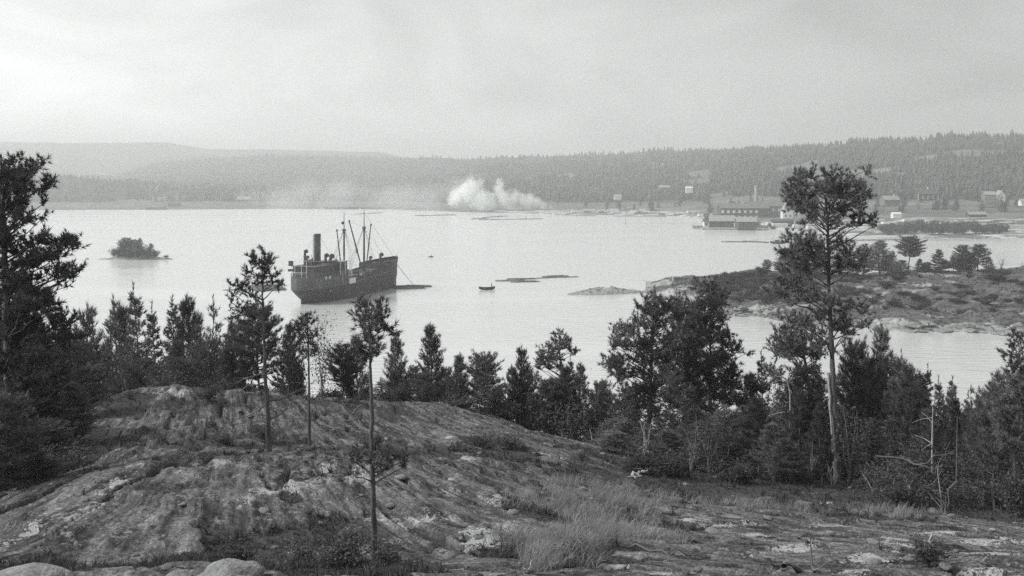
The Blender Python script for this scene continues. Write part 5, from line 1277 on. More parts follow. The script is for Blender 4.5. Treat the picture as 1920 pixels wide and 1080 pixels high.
for px, py, lab, s_ in ((808, 482, 'small dark buoy floating off the bow of the steamer', 1.0), (1173, 420, 'small dark spar buoy in open water before the sawmill', 1.0), (986, 412, 'small spar buoy beside the long log boom', .8)):
    q = P(px, py, YW(py)); bq = thing('buoy', lab, 'buoy', (q.x, q.y, 0), 0, 'buoys in the bay')
    spar = px != 808
    m = MB(); m.lathe((0, 0, 0), [(.1, -.4), (.6 * s_, -.1), (.7 * s_, .25), (.5 * s_, .5), (.1, .6)] if spar else [(.2, -.4), (1.3, -.1), (1.4, .2), (.5, .5), (.1, .6)], 10); m.build('float', M['boat'], bq)
    m = MB(); m.tube([(0, 0, .5), (.2, 0, 4.2 * s_ if spar else 1.3)], .16 if spar else .1, 5); m.build('pole', M['boat'], bq)
    if spar: m = MB(); m.lathe((.2, 0, 4.2 * s_), [(.1, -.3), (.45, 0), (.1, .4)], 8); m.build('topmark', M['boat'], bq)

# ------------------------------------------------------------ log rafts and booms
LOGM = []
for i in range(5):
    m = MB(); m.tube([(-5, 0, 0), (-2, rs.uniform(-.1, .1), 0), (2, rs.uniform(-.1, .1), 0), (5, 0, 0)], [.20, .22, .19, .15], 7); LOGM.append(m.mesh('log', M['log'], True))
def raft(label, rects, n, seed, ang=0.0, group=None, zz=.02, ls=1.0, mat=None, fat=1.0):
    """rects: strips (x0, x1, y0, y1) in photograph columns and rows; logs lie along the strip"""
    r = random.Random(seed); a = rects[0]
    c0 = P((a[0] + a[1]) / 2, (a[2] + a[3]) / 2, YW((a[2] + a[3]) / 2)); t_ = thing('log_raft', label, 'log raft', (c0.x, c0.y, 0), 0, group)
    for (xa, xb, ya, yb) in rects:
        A = P(xa, ya, YW(ya)); B = P(xb, yb, YW(yb)); d = (B - A); L = d.length; az = math.atan2(d.y, d.x)
        rowsn = max(1, n // max(1, int(L / (9 * ls))))
        for i in range(max(1, int(L / (9 * ls)))):
            for j in range(rowsn):
                f = (i + .5) * 9 * ls / L + r.uniform(-.03, .03); off = (j - rowsn / 2) * .62 + r.uniform(-.2, .2)
                p_ = A + d * min(1, f) + Vector((-math.sin(az), math.cos(az), 0)) * off
                o = link('log', r.choice(LOGM), t_, (p_.x - c0.x, p_.y - c0.y, zz + r.uniform(-.03, .07))); o.rotation_euler = (0, 0, az + r.gauss(0, .05)); o.scale = (ls * r.uniform(.8, 1.15), fat * r.uniform(.8, 1.25), fat * r.uniform(.8, 1.25))
    return t_
raft('long raft of dark floating logs right of the rowing boat', [(935, 1015, 527, 524.5), (960, 1030, 528.5, 527), (1000, 1086, 522, 519), (1020, 1050, 519, 517.5), (955, 985, 524, 523)], 7, 1)
raft('raft of logs lying across the bow of the steamer', [(742, 800, 541, 540), (742, 826, 537.5, 535), (760, 800, 536, 537)], 7, 2)
raft('raft of logs and planks lying behind the stern of the steamer', [(480, 545, 545, 542), (425, 540, 544, 539), (470, 545, 536, 535), (480, 548, 531, 527), (470, 545, 541, 538)], 9, 3)
for i, (lab, rc, k) in enumerate((
        ('long dark log boom on the water below the smoke', [(897, 1026, 412.5, 410.5)], 5), ('log raft left of the long dark boom, below the smoke', [(885, 925, 411, 409), (905, 960, 408, 405)], 5),
        ('pale log strip on the water left under the smoke', [(845, 900, 397, 397.5), (900, 960, 398, 399)], 4), ('thin log strip on the water behind the steamer masts', [(665, 720, 402, 399)], 3),
        ('faint log strip on open water right of the masts', [(778, 860, 405, 403)], 3), ('log boom along the shore right of the smoke', [(1040, 1120, 403, 405)], 4),
        ('log boom along the shore toward the sawmill', [(1150, 1270, 405.5, 406.5)], 4), ('pale log strip in front of the sawmill sheds', [(1400, 1456, 453.5, 456)], 4),
        ('log strip floating in front of the tallest pine at the sawmill', [(1480, 1580, 440, 441)], 4), ('single drifting logs before the sawmill wharf', [(1367, 1376, 454, 454)], 2))):
    raft(lab, rc, k, 20 + i, ls=1.6, fat=2.6, zz=.15)

# ------------------------------------------------------------ sawmill and houses
def lz(px, Y): return float(land_z(np.array([XW(px, Y)]), np.array([Y]))[0])
def house(name, label, cat, px, Y, w_, d_, h_, rh, wall, roof, rz=0.0, z=None, wins=(), chim=(), gable=False, trim=None, over=.5, group=None):
    """gabled building, ridge along local x (or along y when gable)"""
    z = lz(px, Y) - .2 if z is None else z
    t_ = thing(name, label, cat, (XW(px, Y), Y, z), rz, group)
    m = MB(); m.box((0, 0, h_ / 2), (w_, d_, h_))
    if gable: m.add([(-w_ / 2, -d_ / 2, h_), (w_ / 2, -d_ / 2, h_), (0, -d_ / 2, h_ + rh), (-w_ / 2, d_ / 2, h_), (w_ / 2, d_ / 2, h_), (0, d_ / 2, h_ + rh)], [(0, 1, 2), (5, 4, 3)])
    else: m.add([(-w_ / 2, -d_ / 2, h_), (-w_ / 2, d_ / 2, h_), (-w_ / 2, 0, h_ + rh), (w_ / 2, -d_ / 2, h_), (w_ / 2, d_ / 2, h_), (w_ / 2, 0, h_ + rh)], [(0, 2, 1), (3, 4, 5)])
    wl_ = m.build('wall', M[wall], t_)
    m = MB(); th_ = .25
    L_, W_ = (d_, w_) if gable else (w_, d_)
    for sg in (-1, 1):
        e = W_ / 2 + over; drop = rh * over / (W_ / 2)
        q = [(-L_ / 2 - over, 0, h_ + rh), (L_ / 2 + over, 0, h_ + rh), (L_ / 2 + over, sg * e, h_ - drop), (-L_ / 2 - over, sg * e, h_ - drop)]
        if gable: q = [(y, x, z_) for x, y, z_ in q]
        m.add([(a, b_, c + .03) for a, b_, c in q] + [(a, b_, c + th_) for a, b_, c in q], [(0, 1, 2, 3), (7, 6, 5, 4), (0, 4, 5, 1), (1, 5, 6, 2), (2, 6, 7, 3), (3, 7, 4, 0)])
    rf = m.build('roof', M[roof], t_)
    for (cx, cy_) in chim:
        m = MB(); m.box((cx, cy_, h_ + rh + .4), (.9, .9, 2.4)); m.build('chimney', M['white'], rf)
    for (x_, z_, ww, wh, mt) in wins:
        m = MB(); m.box((x_, -d_ / 2 - .02, z_), (ww, .16, wh)); o = m.build('window', M[mt], wl_)
        if mt == 'white': m = MB(); m.box((x_, -d_ / 2 - .04, z_), (ww * .6, .2, wh * .72)); m.build('pane', M['glass'], o)
    if trim:
        m = MB()
        for x_ in (-w_ / 2, w_ / 2): m.box((x_, -d_ / 2 - .06, h_ / 2), (.45, .3, h_))
        m.box((0, -d_ / 2 - .1, h_ - .2), (w_ + .6, .3, .5)); m.build('trim', M[trim], t_)
    return t_
# wharf
wz = 1.3
wh = thing('wharf', 'timber wharf carrying the two dark sheds at the sawmill', 'wharf', (XW(1375, 800), 800, 0), 0)
m = MB(); m.box((-6, 14, .75), (34, 40, 1.0), -.12); m.box((14, 2, .75), (24, 36, 1.02), -.12); m.build('deck', M['pier'], wh)
for i in range(9):
    m = MB(); m.tube([(-23 + i * 5.2, -3 - (i * 2.2), -1), (-23 + i * 5.2, -3 - (i * 2.2), 1.9)], .3, 6); m.build('pile', M['pier'], wh)
house('shed', 'left dark board shed on the wharf with pale roof', 'shed', 1352, 812, 19, 10, 5.2, 4.0, 'darkwall', 'paleroof', -.10, wz, wins=((6.2, 3, .35, 5, 'boot'),))
house('shed', 'right dark board shed on the wharf, nearest the water', 'shed', 1398, 786, 15, 9, 5.6, 3.2, 'darkwall', 'paleroof', -.06, wz, wins=((-6.9, 2.6, .8, 4.6, 'boot'),))
house('hut', 'small white hut on the left end of the wharf', 'hut', 1326, 815, 6, 5, 4.2, 2.0, 'white', 'darkroof', 0, wz, wins=((-1.2, 2.2, 1.8, 2.0, 'glass'),))
house('hut', 'small grey hut behind the left dark shed on the wharf tip', 'hut', 1325, 840, 4, 4, 8.2, 2.0, 'midwall', 'darkroof', 0, 1.0)
house('pier_hut', 'low float shed at the far left tip of the wharf', 'hut', 1310, 818, 10, 5, 1.6, .6, 'pier', 'pier', 0, .3)
mw = []
for r_ in range(2):
    for k in range(7): mw.append((-20.5 + 5.2 * k, 3.6 + 5.2 * r_, 2.4, 2.8, 'palewin'))
house('sawmill', 'long two-storey sawmill with rows of windows and pale roof', 'sawmill', 1393, 945, 45, 16, 12.0, 4, 'darkwall', 'midwall', 0, lz(1393, 945) - 1.5, wins=mw)
house('sawmill_annex', 'lower sawmill wing with windows, joined right of the long mill', 'sawmill', 1436, 950, 38, 15, 10.5, 4, 'midwall', 'midwall', 0, lz(1436, 950) - 1, wins=[(-15 + 5 * k, 7.0, 1.9, 2.6, 'palewin') for k in range(7)])
house('shed', 'dark lean-to on the left end of the long sawmill', 'shed', 1352, 950, 22, 12, 6.0, 3, 'darkwall', 'darkroof', 0, lz(1352, 950) - .5)
cs = thing('chimney_stack', 'tall brick chimney rising behind the long sawmill', 'chimney', (XW(1418, 965), 965, lz(1418, 965) - .5))
m = MB(); m.box((0, 0, 2), (6, 6, 5)); m.build('base', M['brick'], cs)
m = MB(); m.lathe((0, 0, 0), [(2.1, 4.5), (1.7, 27), (1.95, 27.2), (1.95, 28.2), (1.6, 28.4), (1.3, 28.4)], 14); m.build('shaft', M['brick'], cs)
house('house', 'white gabled house with twin gables behind the tallest pine', 'house', 1475, 925, 9, 9, 8, 6.5, 'white', 'paleroof', 0, lz(1475, 925) - .3, wins=((-2, 3.2, 1.4, 1.8, 'glass'), (2, 3.2, 1.4, 1.8, 'glass'), (0, 8.6, 1.4, 1.6, 'glass')), gable=True)
house('house', 'second white gable joined to the right of the twin-gabled house', 'house', 1491, 928, 8, 9, 8.5, 6, 'white', 'paleroof', 0, lz(1491, 928) - .3, wins=((0, 3.2, 1.6, 1.8, 'glass'),), gable=True)
house('house', 'pale small house with blank white wall on the far slope', 'house', 1292, 1320, 8.5, 7, 6.6, 2.0, 'white', 'white', 0, ZW(362, 1320), over=.15)
house('house', 'pale low house among trees left of the blank white house', 'house', 1245, 1350, 14, 7, 3.4, 2.5, 'midwall', 'paleroof', 0, ZW(356, 1350))
house('house', 'pale low house by the shore trees right of the smoke', 'house', 1158, 1260, 9, 6, 3.6, 2.5, 'white', 'paleroof', 0, ZW(374, 1260))
house('house', 'house with long pale roof edge, left of the white-trimmed villa', 'house', 1668, 960, 16, 9, 5, 3.5, 'midwall', 'paleroof', .25, ZW(384, 960), chim=((5, 0),))
house('villa', 'dark villa with white roof edges and veranda on the slope', 'villa', 1736, 985, 19, 11, 6.8, 4.6, 'darkwall', 'darkroof', 0, ZW(376, 985), trim='white', chim=((2, 0),), wins=((-5, 3.2, 1.6, 3, 'white'), (0, 3.2, 1.6, 3, 'white'), (5, 3.2, 1.6, 3, 'white')))
house('house', 'two-storey house with white window frames among trees, far right', 'house', 1854, 990, 11, 9, 10, 3, 'midwall', 'paleroof', 0, ZW(384, 990), wins=[(-3.2 + 3.2 * i, 2.6 + 4.6 * j, 2.0, 2.6, 'white') for i in range(3) for j in range(2)])
house('house', 'narrow white gabled house just right of the two-storey house', 'house', 1875, 995, 6.5, 8, 9.5, 4.5, 'white', 'paleroof', 0, ZW(384, 995), wins=((0, 3, 1.4, 2.2, 'glass'), (0, 7, 1.2, 1.8, 'glass')), gable=True)
house('house', 'pale house end cut by the right edge of the view', 'house', 1921, 960, 9, 7, 4, 2.5, 'white', 'paleroof', 0, ZW(386, 960))
house('barn', 'dark long barn with pale roof on the meadow at right', 'barn', 1830, 850, 15, 7, 2.4, 2.0, 'darkwall', 'paleroof', .1, ZW(407, 850))
house('barn', 'small pale shed among timber piles right of the tallest pine', 'shed', 1680, 850, 7, 5, 3.6, 1.2, 'timber', 'timber', 0, ZW(409, 850))
house('farmhouse', 'pale-roofed farmhouse before the far woods, left of the smoke', 'farmhouse', 457, 1640, 20, 10, 3.4, 4.4, 'midwall', 'paleroof', 0, lz(457, 1640) - .3)
house('boathouse', 'low boathouse at the waterline of the far left shore', 'boathouse', 292, 1452, 26, 12, 3.0, 3.4, 'darkwall', 'midwall', .1, .2)
house('boathouse', 'dark barn a little above the shore, right of the low boathouse', 'barn', 327, 1500, 16, 9, 4.0, 3.0, 'darkwall', 'darkroof', -.1, lz(327, 1500) - .2)
house('boathouse', 'dark sheds on a spit behind the steamer masts', 'shed', 640, 1478, 48, 10, 2.6, 2.0, 'darkwall', 'midwall', .05, .3)
house('boathouse', 'low sheds right of the spit sheds, seen between the masts', 'shed', 700, 1485, 36, 8, 2.0, 1.2, 'darkwall', 'midwall', .05, .3)
hut = thing('stone_hut', 'ruined dark stone hut on the tip of the headland', 'hut', (XW(1272, 335), 335, hgz(XW(1272, 335), 335) - .3))
m = MB(); m.box((-1.7, 0, 1.7), (.5, 3.2, 3.4)); m.box((1.0, 1.4, 1.5), (5, .5, 3.0)); m.box((1.0, -1.5, 1.1), (5.0, .5, 2.2)); m.box((3.3, 0, 1.0), (.5, 2.6, 2.0)); m.build('wall', M['reef'], hut)
m = MB(); m.box((-1.97, -.5, 1.0), (.1, .9, 1.9)); m.build('doorway', M['glass'], hut)

SG = random.Random(12)
for px, Y in ((1838, 972), (1868, 975), (1846, 968), (1722, 968), (1752, 966), (1655, 940), (1690, 945)):
    put_tree(SG.choice(['round_pine0', 'sapling0', 'round_pine1']), (XW(px, Y), Y, lz(px, Y) - .3), SG.uniform(6, 9), SG.uniform(2.4, 3.6), 'dark tree standing close in front of a house on the right slope', 'trees before the right houses')
# timber piles on the far shore
def stack(px, Y, w_, d_, h_, label, group='sawn timber piles', mat='timber', z=None):
    z = lz(px, Y) - .1 if z is None else z
    m = MB(); nl = max(2, int(h_ / .55))
    for i in range(nl): m.box((SG.uniform(-.15, .15), SG.uniform(-.1, .1), (i + .5) * h_ / nl), (w_ * SG.uniform(.94, 1.02), d_, h_ / nl * .86), 0)
    o = m.build('timber_pile', M[mat], None, (XW(px, Y), Y, z)); o.rotation_euler = (0, 0, SG.uniform(-.12, .12))
    return tag(o, label, 'timber pile', group)
for i in range(13): stack(1014 + i * 4.9, 1238 - i * 2, 1.9, 5, 2.7, 'white timber pile in the even row at the right end of the smoke', z=.9)
for px, Y, w_, h_ in ((1050, 1205, 14, 1.6), (1083, 1225, 12, 2.4), (1105, 1240, 10, 2.0), (1128, 1225, 7, 3.0), (1150, 1230, 11, 2.0), (1160, 1198, 13, 1.6), (1182, 1200, 14, 1.5), (1205, 1215, 6, 4.5), (1212, 1190, 5, 3), (1228, 1185, 12, 1.5), (1252, 1172, 13, 1.5), (1282, 1150, 12, 1.6), (1300, 1140, 11, 1.8), (990, 1258, 13, 1.4), (965, 1266, 12, 1.3), (940, 1285, 12, 1.2), (1322, 1085, 12, 1.8)):
    stack(px, Y, w_ * 1.3, 6, min(h_ * 1.5, 3.2), 'pale flat timber pile along the shore between smoke and sheds', 'timber piles along the far shore')
for px, py, Y, w_, h_ in ((1640, 402, 870, 12, 1.5), (1622, 400, 880, 12, 1.4), (1655, 411, 815, 9, 1.2), (1668, 407, 840, 10, 1.2), (1712, 413, 800, 14, 1.2), (1735, 411, 815, 12, 1.3), (1760, 411, 815, 14, 1.3), (1742, 405, 840, 6, 2.0), (1788, 410, 815, 18, 1.4), (1808, 419, 770, 12, 1.8), (1823, 414, 795, 12, 1.2), (1858, 413, 800, 12, 1.5), (1885, 416, 790, 16, 1.2), (1908, 416, 790, 12, 1.2), (1870, 422, 765, 6, 1.2), (1530, 430, 800, 12, 1.2), (1500, 425, 815, 9, 1.5), (1462, 422, 830, 10, 2.2), (1478, 415, 850, 12, 1.5), (1448, 414, 855, 8, 1.6), (1590, 412, 830, 10, 1.4)):
    stack(px, Y, w_ * 1.25, 6, min(h_ * 1.6, 3.0), 'pale flat timber pile in the lumber yard at right', 'timber piles in the right lumber yard')
for i in range(26):
    px = SG.uniform(1560, 1925); Y = SG.uniform(765, 870); stack(px, Y, SG.uniform(4, 13), SG.uniform(3, 6), SG.uniform(.9, 2.2), 'low grey board pile scattered over the lumber yard at right', 'grey board piles in the right yard', SG.choice(['midwall', 'pier', 'timber', 'boot']))
for i in range(16):
    px = SG.uniform(1075, 1310); Y = float(np.interp(px, [1075, 1250, 1310], [1215, 1155, 1100])) + SG.uniform(4, 40); stack(px, Y, SG.uniform(4, 10), 4, SG.uniform(1.0, 2.6), 'low grey board pile along the far shore left of the wharf', 'grey board piles on the far shore', SG.choice(['midwall', 'pier', 'darkwall']))
for px, Y, lab in ((1460, 838, 'dark shed of stacked boards beside the wharf, left'), (1475, 842, 'dark shed of stacked boards behind the tallest pine')):
    house('shed', lab, 'shed', px, Y, 10, 7, 4.6, 1.5, 'darkwall', 'darkroof', 0, lz(px, Y) - .2)
stack(1427, 806, 10, 7, 3.8, 'dark heap of slabs beside the right wharf shed', None, 'darkwall')
# long low breakwater and the reedy strip behind it
pr = thing('pier', 'long dark low pier running out right of the tallest pine', 'pier', (XW(1640, 645), 645, 0))
m = MB(); A = Vector((-27, -14, .35)); B = Vector((29, 8, .35)); d = B - A
m.box((1, -3, .55), (60, 3.2, .5), math.atan2(d.y, d.x)); m.build('deck', M['pier'], pr)
for i in range(15):
    q = A.lerp(B, i / 14); m = MB(); m.tube([(q.x, q.y - 1.4, -1), (q.x, q.y - 1.4, 1.2)], .25, 6); m.build('pile', M['pier'], pr)
tg = P(1460, 457, YW(457)); tb = thing('tugboat', 'small dark launch with a figure aboard, left of the tallest pine', 'launch', (tg.x, tg.y, -.1), math.radians(-78))
m = MB(); m.loft(boat_hull(11, 2.8, 1.3)); m.build('hull', M['boat'], tb, smooth=True)
m = MB(); m.box((0, -1, 1.6), (1.6, 2.4, 1.6)); m.build('cabin', M['boat'], tb)
m = MB(); m.tube([(0, -3.6, 1), (0, -3.6, 4.6)], .10, 5); m.build('mast', M['boat'], tb)
person('person standing amidships in the small dark launch', tuple(Vector(tb.location) + Matrix.Rotation(math.radians(-78), 3, 'Z') @ Vector((0, 1.4, 1.0))), 1.0)
# willow strip on the flat point at the right
for i in range(42):
    px = 1650 + 240 * ((i + SG.random()) / 42); Y = SG.uniform(690, 745)
    o = put_tree(SG.choice(['scrub0', 'scrub1', 'scrub2']), (XW(px, Y), Y, lz(px, Y) - .3), SG.uniform(6.0, 8.6) * (0.6 + .4 * math.sin(math.pi * min(1, max(0.05, (px - 1635) / 265)))), SG.uniform(4, 5.6), 'rounded dark willow in the low strip on the flat point at right', 'willows on the flat point')
for i in range(16):
    px = SG.choice([1560, 1510, 1446, 1420, 1640]) + SG.uniform(-14, 14); Y = SG.uniform(800, 860)
    put_tree(SG.choice(['bush0', 'bush1']), (XW(px, Y), Y, lz(px, Y) - .3), SG.uniform(2.5, 4), SG.uniform(3, 4.5), 'dark shrub between the timber piles by the sawmill', 'shrubs by the sawmill')
# stones along the flat point
SM = []
for i in range(4):
    rg2 = np.random.RandomState(70 + i); m = MB()
    m.lathe((0, 0, 0), [(.2, -.5), (.8, -.35), (1.0, 0), (.75, .38), (.3, .55)], 9)
    m.v = [tuple(np.array(v) * (1 + .30 * rg2.normal())) for v in m.v]; SM.append(m.mesh('stone', M['boulder'], False))
for i in range(30):
    px = SG.uniform(1715, 1925); py = 446 + SG.uniform(-2, 2.5); Y = YW(py); o = link('shore_stone', SG.choice(SM), None, (XW(px, Y), Y, .05))
    s_ = SG.uniform(.5, 1.5); o.scale = (s_ * 1.6, s_ * 1.2, s_ * .8); o.rotation_euler = (0, 0, SG.uniform(0, 6)); tag(o, 'dark stone in the shallows before the willow strip', 'stone', 'stones along the flat point')
for i in range(90):
    px = SG.choice([SG.uniform(1345, 1930), SG.uniform(1360, 1560)]); Y = float(np.interp(px, SH[:, 0], SH[:, 1])) + SG.uniform(-.5, 3.5); x = XW(px, Y); s_ = SG.uniform(.3, 1.0) ** 1.5 * 1.5
    o = link('shore_boulder', SG.choice(SM), None, (x, Y, max(0, hgz(x, Y)) + .1 * s_)); o.scale = (s_ * SG.uniform(.8, 2.4), s_ * SG.uniform(.8, 1.6), s_ * SG.uniform(.35, .9)); o.rotation_euler = (0, 0, SG.uniform(0, 6)); tag(o, 'pale boulder on the near shore of the headland', 'boulder', 'boulders on the headland shore')

# ------------------------------------------------------------ smoke over the shore
def smoke(name, puffs, dens, bump, nscale, lo, label=None):
    cs_ = [(P(a, b_, Y), r * Y / F) for a, b_, r, Y in puffs]
    mn = Vector([min(c[i] - r * 1.25 for c, r in cs_) for i in range(3)]); mx = Vector([max(c[i] + r * 1.25 for c, r in cs_) for i in range(3)])
    mn.z = max(mn.z, .3)
    m = MB(); m.box(tuple((mn + mx) / 2), tuple(mx - mn))
    mt = bpy.data.materials.new(name); mt.use_nodes = True; n, l = mt.node_tree.nodes, mt.node_tree.links
    n.remove(n['Principled BSDF'])
    v = n.new('ShaderNodeVolumePrincipled'); v.inputs['Color'].default_value = gray(.99); v.inputs['Anisotropy'].default_value = .1
    l.new(v.outputs[0], n['Material Output'].inputs['Volume'])
    g = n.new('ShaderNodeNewGeometry')
    nz = n.new('ShaderNodeTexNoise'); nz.inputs['Scale'].default_value = nscale; nz.inputs['Detail'].default_value = 6; nz.inputs['Roughness'].default_value = .62
    l.new(g.outputs['Position'], nz.inputs['Vector'])
    last = None
    for c, r in cs_:
        d = n.new('ShaderNodeVectorMath'); d.operation = 'DISTANCE'; d.inputs[1].default_value = c; l.new(g.outputs['Position'], d.inputs[0])
        k = n.new('ShaderNodeMath'); k.operation = 'MULTIPLY_ADD'; k.inputs[1].default_value = -1 / r; k.inputs[2].default_value = 1.0; l.new(d.outputs['Value'], k.inputs[0])
        if last is None: last = k.outputs[0]
        else:
            q = n.new('ShaderNodeMath'); q.operation = 'SMOOTH_MAX'; q.inputs[2].default_value = .15; l.new(last, q.inputs[0]); l.new(k.outputs[0], q.inputs[1]); last = q.outputs[0]
    a = n.new('ShaderNodeMath'); a.operation = 'MULTIPLY_ADD'; a.inputs[1].default_value = bump; a.inputs[2].default_value = -.5 * bump; l.new(nz.outputs['Fac'], a.inputs[0])
    s = n.new('ShaderNodeMath'); s.operation = 'ADD'; l.new(last, s.inputs[0]); l.new(a.outputs[0], s.inputs[1])
    r_ = n.new('ShaderNodeMapRange'); r_.interpolation_type = 'SMOOTHSTEP'; r_.inputs['From Min'].default_value = 0; r_.inputs['From Max'].default_value = lo; r_.inputs['To Max'].default_value = dens
    l.new(s.outputs[0], r_.inputs['Value']); l.new(r_.outputs[0], v.inputs['Density'])
    return tag(m.build(name, mt), kind='stuff')
SY = 1300
smoke('smoke', [(1032, 390, 7, SY), (1018, 386, 10, SY), (1005, 381, 13, SY), (992, 378, 15, SY), (978, 376, 16, SY), (962, 374, 19, SY), (944, 369, 20, SY), (935, 352, 17, SY), (934, 343, 14, SY), (920, 374, 20, SY), (900, 370, 24, SY), (884, 354, 25, SY), (872, 360, 24, SY), (858, 368, 20, SY)], .12, 2.9, .07, .7)
rd_ = random.Random(6)
smoke('drifting_smoke', [(470 + 14.5 * i + rd_.uniform(-8, 8), 374 - 16 * rd_.random() * (1 if i > 4 else .4), rd_.uniform(20, 40) * (.6 if i < 3 else 1), SY + 190 - 6.5 * i) for i in range(28)], .013, .95, .020, .9)

# ------------------------------------------------------------ things lying on the rock
def lump(name, label, cat, loc, size, seed, mat, group=None, rz=0.0, cuts=3, rough=.2):
    import bmesh
    bm = bmesh.new(); bmesh.ops.create_icosphere(bm, subdivisions=cuts + 1, radius=1)
    nz_ = Noise(seed)
    for v in bm.verts:
        c = v.co; k = 1 + rough * (nz_.fbm(c.x * 1.6 + 5, c.y * 1.6 + c.z * 2.3 + 3, 4) - .5) * 2
        v.co = Vector((c.x * k, c.y * k, (c.z if c.z > -.3 else -.3) * k))
    me = bpy.data.meshes.new(name); bm.to_mesh(me); bm.free(); me.materials.append(M[mat])
    me.polygons.foreach_set('use_smooth', np.ones(len(me.polygons), dtype=bool))
    o = link(name, me, None, loc); o.scale = size; o.rotation_euler = (0, 0, rz); return tag(o, label, cat, group)
def on(px, py): return gp(px, py)
for px, py, Y, sx, sz, lab, sd_ in ((430, 1092, 13.6, .50, .26, 'large rounded boulder at the bottom edge, left of the crooked pine', 1), (335, 1094, 13.4, .26, .16, 'smaller boulder touching the left of the large bottom boulder', 2),
                               (50, 1100, 13.4, .62, .24, 'low broad boulder in the bottom left corner', 3), (98, 1090, 13.3, .17, .12, 'pale small boulder on the low broad one in the bottom left corner', 4)):
    p = P(px, py, Y); z = gz(p.x, Y); lump('boulder', lab, 'boulder', (p.x, Y, p.z), (sx, sx * .8, max(sz, .1)), sd_, 'boulder', None, sd_)
for px, py, w_, lab in ((1294, 977, .20, 'flat white slab of rock in the grass right of centre'), (1045, 815, .16, 'small white stone on the far right rock shoulder'), (845, 822, .20, 'pale flat stone on the middle ridge'), (847, 900, .16, 'small pale stone on the slope right of the crooked pine'),
                        (722, 823, .16, 'white stone by the crooked pine trunk, on the ridge'), (1862, 994, .09, 'tiny white stone at right on the dark heath'), (1556, 946, .14, 'small white stone on the heath below the tallest pine')):
    p = on(px, py); lump('pale_stone', lab, 'stone', (p.x, p.y, p.z), (w_, w_ * .8, w_ * .30), int(px), 'quartz', None, px, 2, .5)
rng = np.random.RandomState(77)
for i in range(70):
    px = rng.uniform(30, 1900); py = rng.uniform(760, 1070); p = on(px, py)
    if p.y > 60 or abs(p.x) > .6 * p.y: continue
    s_ = rng.uniform(.05, .16) * (p.y / 22) ** .5
    lump('loose_stone', 'small loose grey stone lying on the foreground rock', 'stone', (p.x, p.y, p.z + .01), (s_ * rng.uniform(.8, 1.5), s_, s_ * rng.uniform(.35, .7)), int(rng.randint(999)), 'boulder', 'loose stones on the foreground rock', rng.rand() * 6, 1, .6)
def bough(label, pts, r0, mat, lift=.05, forks=3, name='dead_branch', yv=None):
    """fallen bough whose line is given in photograph columns and rows, lying on the ground"""
    mid = pts[len(pts) // 2]; Y0 = yv or min(on(*q).y for q in pts); pw = []
    for i, (a, b_) in enumerate(pts):
        q = P(a, b_, Y0 + .25 * math.sin(i * 2.1)); pw.append((q.x, q.y, max(q.z, gz(q.x, q.y) + r0 * .6)))
    pw = np.array(pw); s1 = np.linspace(0, 1, 12); s0 = np.linspace(0, 1, len(pw))
    q = np.stack([np.interp(s1, s0, pw[:, j]) for j in range(3)], -1); q[1:-1] += rng.normal(size=(10, 3)) * r0 * .8
    w_ = NB(); rr = r0 * (1 - .75 * s1); w_.tube(q - q[0], rr, 6)
    for j in range(forks):
        e = rng.randint(3, 11); ln = rng.uniform(6, 16) * r0; d = unit(unit(q[e] - q[e - 1]) + rng.normal(size=3) * np.array([.55, .4, .18]) + np.array([0, 0, .06]))
        w_.tube(np.array([q[e], q[e] + d * ln * .5 + rng.normal(size=3) * r0 * .5, q[e] + d * ln]) - q[0], [rr[e] * .6, rr[e] * .4, r0 * .12], 4)
    o = link(name, mesh_np(name, *w_.get(), M[mat], True), None, tuple(q[0])); return tag(o, label, 'dead branch')
bough('bent dead bough propped on the ridge left of the crooked pine', [(662, 778), (674, 762), (686, 752), (694, 748)], .045, 'graydead', .25)
bough('broken white branch lying on the ridge behind the crooked pine', [(686, 746), (700, 748), (732, 752)], .07, 'dead', .12, 0)
bough('long thin fallen bough left of the crooked pine, on the rock', [(590, 792), (610, 803), (640, 804), (662, 796)], .04, 'graydead')
bough('grey branch on the slope right of the crooked pine', [(812, 910), (828, 918), (842, 926)], .04, 'dead', .05, 1)
bough('pale splintered log at the edge of the right thicket', [(1186, 896), (1200, 886), (1214, 878)], .08, 'dead', .15)
bough('second splintered log under the pale one at the thicket edge', [(1188, 900), (1203, 891)], .06, 'dead', .05, 1)
bough('thin pale stick in the grass near the bottom, centre', [(988, 1075), (998, 1050), (1006, 1030)], .012, 'dead', .15, 1)
bough('pale log lying on the grass at bottom right', [(1470, 1062), (1500, 1068), (1545, 1074)], .05, 'graydead', .04, 2)
bough('pale driftwood stick on the rise right of centre', [(1498, 1010), (1512, 1016), (1526, 1021)], .04, 'dead', .05, 0)
bough('white stick on the heath below the tallest pine', [(1540, 942), (1556, 948)], .06, 'dead', .06, 0)
bough('arched dead bough before the right thicket', [(1630, 912), (1645, 896), (1662, 888), (1682, 884)], .06, 'graydead', .25)
bough('long grey windfall trunk leaning in the right thicket', [(1640, 856), (1690, 860), (1725, 872), (1790, 845)], .055, 'graydead', .5, 3, 'fallen_trunk', 38)
bough('pale crooked stump bough in front of the right thicket', [(1690, 905), (1704, 896), (1716, 892)], .05, 'dead', .2, 2)
bough('dead sapling leaning over grass in the centre hollow', [(1075, 985), (1085, 960), (1092, 942)], .014, 'dead', .2, 1)
bough('flat dead root on the ledge right of centre', [(1160, 1024), (1200, 1026), (1260, 1034), (1330, 1046)], .035, 'graydead', .03, 2)
